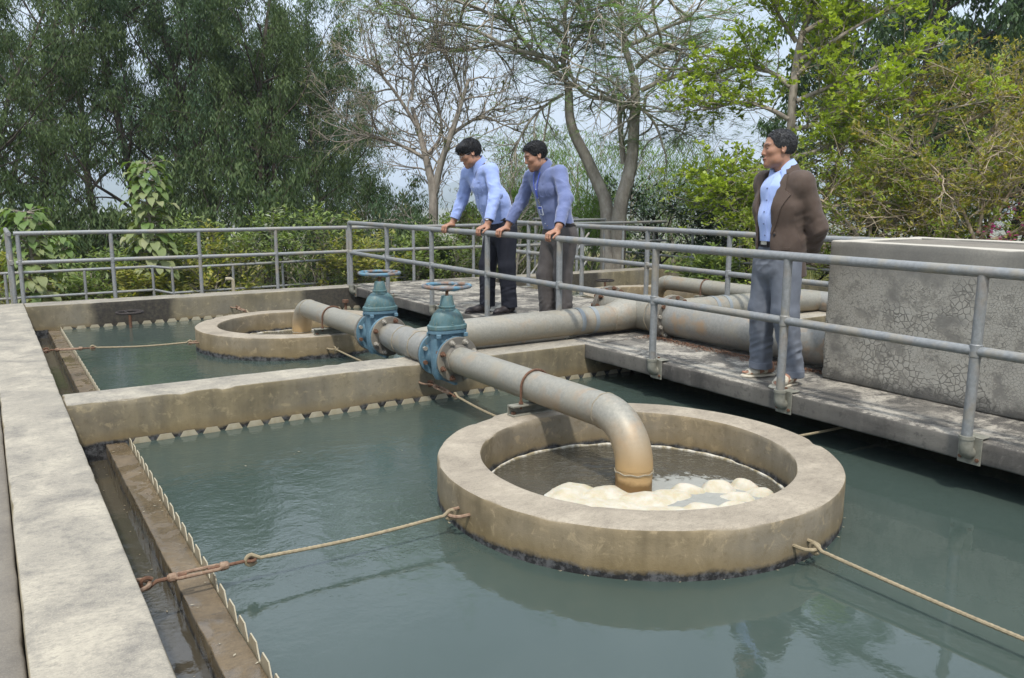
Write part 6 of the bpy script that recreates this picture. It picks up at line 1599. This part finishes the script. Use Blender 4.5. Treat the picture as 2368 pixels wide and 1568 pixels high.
    tube_part('badge_clip', [c-ax*.045, c-ax*.085, c-ax*.12], .006, 'steel_shiny', t)
    Rb = np.stack([f, side, ax], 1); b = slab_part('badge', c-ax*.165, (.004, .058, .085), Rb, 'badge_white', t); slab_part('badge_print', c-ax*.175+f*.003, (.002, .036, .045), Rb, 'shirt_mid_blue', b); slab_part('badge_heading', c-ax*.138+f*.003, (.002, .054, .022), Rb, 'lanyard_blue', b)
    q = m['hip']+A(-.137*m['s'], .0, .018); slab_part('buckle', q, (.010, .05, .042), np.eye(3), 'brass', m['be'])
men_at_rail()

def man_in_jacket():
    A = lambda *p: np.array(p, float); s = 1.0
    c = A(4.59, 3.735, 0); fw = unit(A(-.993, .115, 0)); lf = A(-fw[1], fw[0], 0)
    L = lambda x, y, z: c+fw*x+lf*y+A(0, 0, z)
    t = thing('person', 'man in brown jacket and grey trousers standing on the walkway with hands behind him', 'person', tuple(c))
    hip = L(0, .0, .95); neck = L(-.015, .0, 1.455); shR = L(-.01, -.168, 1.395); shL = L(-.02, .168, 1.385)
    eR = L(-.115, -.222, 1.10); eL = L(-.125, .215, 1.08); wR = L(-.20, -.06, .90); wL = L(-.215, .06, .86)
    hd = unit(A(-.83, .55, -.05)); hc = L(.030, -.02, 1.598); R = rotm(hd)
    kR, aR = L(.02, -.105, .50), L(-.02, -.125, .10); kL, aL = L(.015, .115, .50), L(-.045, .155, .09)
    # feet: right foot along the walkway, left turned to the rail
    fR0, fR1 = A(4.765, 3.84, .018), A(4.505, 3.925, .018); fL0, fL1 = A(4.665, 3.575, .018), A(4.425, 3.565, .018)
    fd = Field(L(0, 0, .0)-A(.42, .42, .0), L(0, 0, 1.75)+A(.42, .42, .02), .0046)
    head_field(fd, hc, R, s*1.04)
    fd.cap(hc+R@A(-.036, 0, -.12), neck, .051, .053, .02); fd.cap(neck-A(0, 0, .03), hip+A(0, 0, .2), .05, .08, .02); fd.cap(hip+A(0, 0, .2), hip, .08, .09, .03)
    for sh, e, w, sg in ((shR, eR, wR, -1), (shL, eL, wL, 1)):
        fd.cap(neck-A(0, 0, .09), sh-A(0, 0, .02), .045, .04, .02); fd.cap(sh, e, .045, .038, .02); fd.cap(e, w, .038, .028, .02)
        # clasped hands behind the back
        fd.cap(w, w-lf*sg*.07+A(0, 0, -.03), .026, .028, .02, .7, fw)
        for i in range(4):
            k = w-lf*sg*(.075+.004*i)+A(0, 0, -.005-.018*i)-fw*.004; fd.cap(k, k-lf*sg*.035-fw*.012, .0095, .009, .006); fd.cap(k-lf*sg*.035-fw*.012, k-lf*sg*.045+fw*.014, .009, .008, .004)
        fd.cap(w-lf*sg*.03+fw*.01, w-lf*sg*.075+A(0, 0, .022)+fw*.012, .012, .009, .008)
    for h_, k, a, f0, f1 in ((L(0, -.09, .88), kR, aR, fR0, fR1), (L(0, .09, .88), kL, aL, fL0, fL1)):
        fd.cap(hip, h_, .08, .075, .03); fd.cap(h_, k, .075, .050, .03); fd.cap(k, a, .050, .036, .02)
        d = unit(f1-f0); z = A(0, 0, 1.); sd = A(-d[1], d[0], 0); ank = f0+d*.06+z*.06
        fd.cap(a, ank, .037, .036, .02); fd.cap(f0+d*.035+z*.030, f0+d*.12+z*.035, .028, .032, .02); fd.cap(ank, f0+d*.17+z*.022, .034, .024, .025, 1.3, sd); fd.cap(f0+d*.15+z*.018, f0+d*.215+z*.014, .022, .016, .02, 1.9, sd)
        for i in range(5):
            o = (i-2)*.0165*(1 if f0 is fR0 else -1); q = f0+d*(.208-.004*abs(i-1))+sd*o+z*.012; fd.cap(q, q+d*(.038-.006*i*.8), .0095-.0006*i, .0085-.0006*i, .004)
    emit(fd, 'body', 'skin', t, 1, lambda V: head_paint(V, hc, R, s*1.04))
    hair_mesh(hc, R, s*1.04, 'hair', 'hair_greying', t, dict(thick=.007, add=[], flow=(-1., 0, .1), len=.45, sr=.0009, face=(.098, .125, .130), facec=(.118, 0, -.026)))
    # sandals
    for f0, f1 in ((fR0, fR1), (fL0, fL1)):
        d = unit(f1-f0); z = A(0, 0, 1.); sd = A(-d[1], d[0], 0); g0 = f0.copy(); g0[2] = 0; m_ = (f0+f1)/2
        f2 = Field(m_-A(.2, .2, .03), m_+A(.2, .2, .12), .0042); f2.cap(g0+d*.035, g0+d*.13, .036, .036, .02, 1., sd); f2.cap(g0+d*.13, g0+d*.225, .038, .042, .03, 1.08, sd); f2.cap(g0+d*.21, g0+d*.245, .04, .028, .02, 1.1, sd)
        f2.cutplane(g0+z*.017, (0, 0, 1)); f2.cutplane(g0+z*.001, (0, 0, -1)); so = emit(f2, 'sandal', 'sandal_cream', t, 1)
        f3 = Field(m_-A(.2, .2, .03), m_+A(.2, .2, .14), .0036)
        f3.cap(f0+d*.09+z*.038, f0+d*.17+z*.022, .042, .033, .02, 1.12, sd); f3.cap(f0+d*.17+z*.020, f0+d*.215+z*.014, .033, .024, .02, 1.45, sd)
        f3.cap(f0+d*.02+z*.11, f0+d*.075+z*.085, .05, .035, .006, neg=True); f3.ell(f0+d*.255+z*.022, (.034, .038, .018), rotm(d), .004, True); f3.cutplane(f0+d*.085, -d); f3.cutplane(g0+z*.010, (0, 0, -1))
        f3.ell(f0+d*.125+sd*.046+z*.018, (.022, .02, .011), rotm(d), .003, True); f3.ell(f0+d*.125-sd*.046+z*.018, (.022, .02, .011), rotm(d), .003, True)
        for r_ in range(4):
            for q in range(5):
                f3.ell(f0+d*(.115+.02*r_)+sd*((q-2)*.016+(r_ % 2)*.008)+z*.075, (.0042, .0042, .06), None, .001, True)
        emit(f3, 'upper', 'sandal_cream', so, 0)
    # trousers with turned-up cuffs
    ft = Field(c-A(.36, .36, 0), c+A(.36, .36, 1.06), .0065)
    ft.cap(L(0, 0, .80), L(0, 0, .97), .120, .112, .03, 1.26, lf)
    for h_, k, a in ((L(0, -.082, .84), kR, aR), (L(0, .082, .84), kL, aL)):
        ft.cap(h_, k, .108, .086, .03); ft.cap(k, a+A(0, 0, .01), .086, .072, .03)
    folds(ft, 12., .0085, (10., 10., 3.0)); folds(ft, 29., .0035, (15., 15., 12.))
    for k, a in ((kR, aR), (kL, aL)): sleeve_folds(ft, k, a, .0065, 30, 4., .35, 1.); sleeve_folds(ft, L(0, 0, .85), k, .005, 26, 7., .0, .4)
    ft.cutplane(L(0, 0, .985), (0, 0, 1)); ft.cutplane(A(0, 0, .075), (0, 0, -1)); to = emit(ft, 'trousers', 'trousers_slate', t, 1)
    for a, zc in ((aR, .068), (aL, .058)):
        q = a.copy(); q[2] = 0; f4 = Field(q-A(.13, .13, -.0), q+A(.13, .13, .18), .0046); f4.cap(q+A(0, 0, zc), q+A(0, 0, zc+.055), .082, .080, 0); f4.cutplane(A(0, 0, zc), (0, 0, -1)); f4.cutplane(A(0, 0, zc+.048), (0, 0, 1)); f4.cap(q, q+A(0, 0, .2), .064, .066, .003, neg=True)
        folds(f4, 3., .004, (14., 14., 5.)); emit(f4, 'cuff', 'trousers_slate', to, 1)
    # shirt
    fs = Field(c+A(-.3, -.3, .93), c+A(.3, .3, 1.56), .0062)
    fs.cap(L(.0, 0, .96), L(.012, 0, 1.15), .110, .115, .03, 1.18, lf); fs.cap(L(.012, 0, 1.15), L(.0, 0, 1.33), .115, .108, .04, 1.2, lf); fs.cap(L(0, 0, 1.33), L(-.02, 0, 1.43), .11, .07, .04, 1.4, lf)
    fs.cap(neck, hc, .060, .07, .005, neg=True); folds(fs, 41., .007, (9., 9., 9.)); fs.cutplane(L(0, 0, .968), (0, 0, -1)); so = emit(fs, 'shirt', 'shirt_pale_blue', t, 1)
    up = unit(hc-neck); skin = skinner()
    shirt_collar(neck+up*.036+fw*.002, up, fw, .067, 'shirt_pale_blue', so, .040, .062)
    PN = [skin(L(.4, -.004, .985+.43*k), -fw) for k in np.linspace(0, 1, 12)]; P = [p for p, q in PN]; N = [q for p, q in PN]; ribbon('placket', P, N, .032, 'shirt_pale_blue', so, .004)
    for k in (1, 3, 5, 7, 9): MB().tube([P[k]+N[k]*.004, P[k]+N[k]*.008], .0058, 10).build('button', 'shirt_mid_blue', so)
    # belt and buckle
    a = np.linspace(0, 2*np.pi, 48, endpoint=False); V = []; F = []
    for q in a:
        p = L(.121*math.cos(q), .150*math.sin(q), .965); V += [p-A(0, 0, .019), p+A(0, 0, .019)]
    for i in range(48): j = (i+1) % 48; F.append((i*2, j*2, j*2+1, i*2+1))
    mb = MB(); mb.add(V, F); be = mb.build('belt', 'leather_black', t); Rb = np.stack([fw, lf, A(0, 0, 1.)], 1)
    bk = slab_part('buckle', L(.126, .0, .965), (.010, .058, .040), Rb, 'leather_black', be); slab_part('buckle_plate', L(.1325, .0, .972), (.003, .054, .022), Rb, 'steel_shiny', bk)
    # jacket: open shell round the torso with sleeves; hem at mid thigh
    fj = Field(c+A(-.46, -.46, .66), c+A(.46, .46, 1.55), .0062)
    fj.cap(L(-.035, 0, .74), L(-.02, 0, .98), .152, .140, .04, 1.22, lf); fj.cap(L(-.02, 0, .98), L(-.005, 0, 1.22), .140, .140, .04, 1.22, lf); fj.cap(L(-.005, 0, 1.22), L(-.012, 0, 1.34), .146, .116, .05, 1.36, lf); fj.cap(L(-.02, -.10, 1.368), L(-.02, .10, 1.368), .070, .070, .05)
    for sh, e, w in ((shR, eR, wR), (shL, eL, wL)):
        fj.cap(sh-A(0, 0, .005), sh-A(0, 0, .03), .070, .074, .05); fj.cap(sh-A(0, 0, .02), e, .071, .062, .03); fj.cap(e, w+(e-w)*.12, .070, .056, .025)
    folds(fj, 71., .0065, (7., 7., 4.5)); sleeve_folds(fj, shL, eL, .005, 22, 2., .5, 1.1); sleeve_folds(fj, eL, wL, .006, 26, 3., 0., .5); folds(fj, 90., .002, (22., 22., 18.))
    # hollow it and open the front from the collar down
    fj.cap(L(.0, 0, .60), L(.0, 0, .98), .130, .121, .006, 1.21, lf, neg=True); fj.cap(L(0, 0, .98), L(.0, 0, 1.22), .121, .119, .006, 1.20, lf, neg=True); fj.cap(L(0, 0, 1.22), L(-.01, 0, 1.36), .122, .085, .006, 1.35, lf, neg=True)
    fj.cap(neck-A(0, 0, .03)+fw*.01, hc+fw*.0, .078, .080, .006, neg=True)
    X, Y, Z = np.meshgrid(*fj.ax, indexing='ij', sparse=True)
    u = (X-c[0])*fw[0]+(Y-c[1])*fw[1]; v = (X-c[0])*lf[0]+(Y-c[1])*lf[1]
    # opening: wide V at the chest, narrowing to the button then spreading to the rounded hem; it lies off the middle because the coat hangs open
    zc = np.clip(Z, .5, 1.6); half = .066+.030*np.clip((zc-1.02)/.38, 0, 1)+.085*np.clip((.98-zc)/.28, 0, 1)**2
    cen = -.022+.0*zc
    opening = np.maximum(np.abs(v-cen)-half, -(u-.02))
    fj.v = np.maximum(fj.v, -opening.astype(np.float32))
    hem = .735+.02*np.clip(-u/.15, -1, 1)+.10*np.clip((u-.06)/.10, 0, 1)**2
    fj.v = np.maximum(fj.v, (hem-Z).astype(np.float32))
    jo = emit(fj, 'jacket', 'jacket_brown', t, 1); skin = skinner()
    # lapels: folded-back fronts from the collar to the button, laid on the coat
    for sg in (1, -1):
        zs = np.linspace(1.035, 1.425, 16); V = []; F = []; m_ = 5
        for z in zs:
            half = .066+.030*np.clip((z-1.02)/.38, 0, 1); k = (z-1.035)/.39
            w = .012+.085*min(1, k/.72) if k < .72 else (.050 if k < .78 else .055-.02*(k-.78)/.22)
            for j_ in range(m_):
                y = -.022+sg*(half+.002+w*j_/(m_-1)); dr = unit(fw*.75+lf*sg*.66)
                p, n = skin(L(0, 0, z)+lf*(y)+dr*.0+fw*.4, -fw); V.append(p+n*(.006+.004*(j_ > 0)))
        for a in range(15):
            for b in range(m_-1): F.append((a*m_+b, a*m_+b+1, (a+1)*m_+b+1, (a+1)*m_+b))
        V = np.array(V); d = np.array([unit(fw+lf*sg*.5)]*len(V))*.006; k = len(V); per = [i for i in range(m_)]+[a*m_+m_-1 for a in range(1, 16)]+[15*m_+b for b in range(m_-2, -1, -1)]+[a*m_ for a in range(14, 0, -1)]
        F2 = F+[tuple(i+k for i in reversed(q)) for q in F]+[(per[i], per[(i+1) % len(per)], per[(i+1) % len(per)]+k, per[i]+k) for i in range(len(per))]
        mb = MB(); mb.add(np.concatenate([V, V-d]), F2); mb.build('lapel', 'jacket_brown', jo, smooth=40)
    P = []
    for q in np.linspace(-2.3, 2.3, 25): P.append(neck-up*.004+fw*(.002-.086*math.cos(q))+lf*(.098*math.sin(q))+A(0, 0, .022*math.cos(q*.6)))
    ribbon('coat_collar', P, [unit(fw*(-math.cos(q))+lf*math.sin(q)+A(0, 0, .55)) for q in np.linspace(-2.3, 2.3, 25)], .052, 'jacket_brown', jo, .008)
    # hip pocket flap and breast pocket on his left side, button
    for (z, a0, a1, sl) in ((.93, .62, 1.25, .012), (1.235, .55, .95, .006)):
        PN = [skin(L(0, 0, z+sl*k)+(fw*math.cos(q)+lf*math.sin(q))*.45, -(fw*math.cos(q)+lf*math.sin(q))) for k, q in zip(np.linspace(0, 1, 7), np.linspace(a0, a1, 7))]
        ribbon('pocket_flap', [p for p, n in PN], [n for p, n in PN], .016, 'jacket_brown', jo, .004)
    p, n = skin(L(.4, .075, 1.03), -fw); MB().tube([p+n*.002, p+n*.007], .009, 12).build('button', 'leather_black', jo)
man_in_jacket()
# ------------------------------------------------------------------ haze
def haze():
    V = [(x, y, z) for z in (-31, 165) for y in (-3500, 6200) for x in (-6500, 6500)]
    t = NT('haze_air'); v = t.new('ShaderNodeVolumePrincipled'.replace('ShaderNode', '')); v.inputs['Color'].default_value = (.80, .90, 1.0, 1); v.inputs['Density'].default_value = 5.5e-4; v.inputs['Anisotropy'].default_value = 0.0
    t.link(v.outputs['Volume'], t.out.inputs['Volume'])
    o = put('haze', V, [(0, 2, 3, 1), (4, 5, 7, 6), (0, 1, 5, 4), (2, 6, 7, 3), (0, 4, 6, 2), (1, 3, 7, 5)], 'haze_air'); o['kind'] = 'stuff'
    tag(o, 'thin pale air between the tanks and the blue hills', 'haze')
haze()
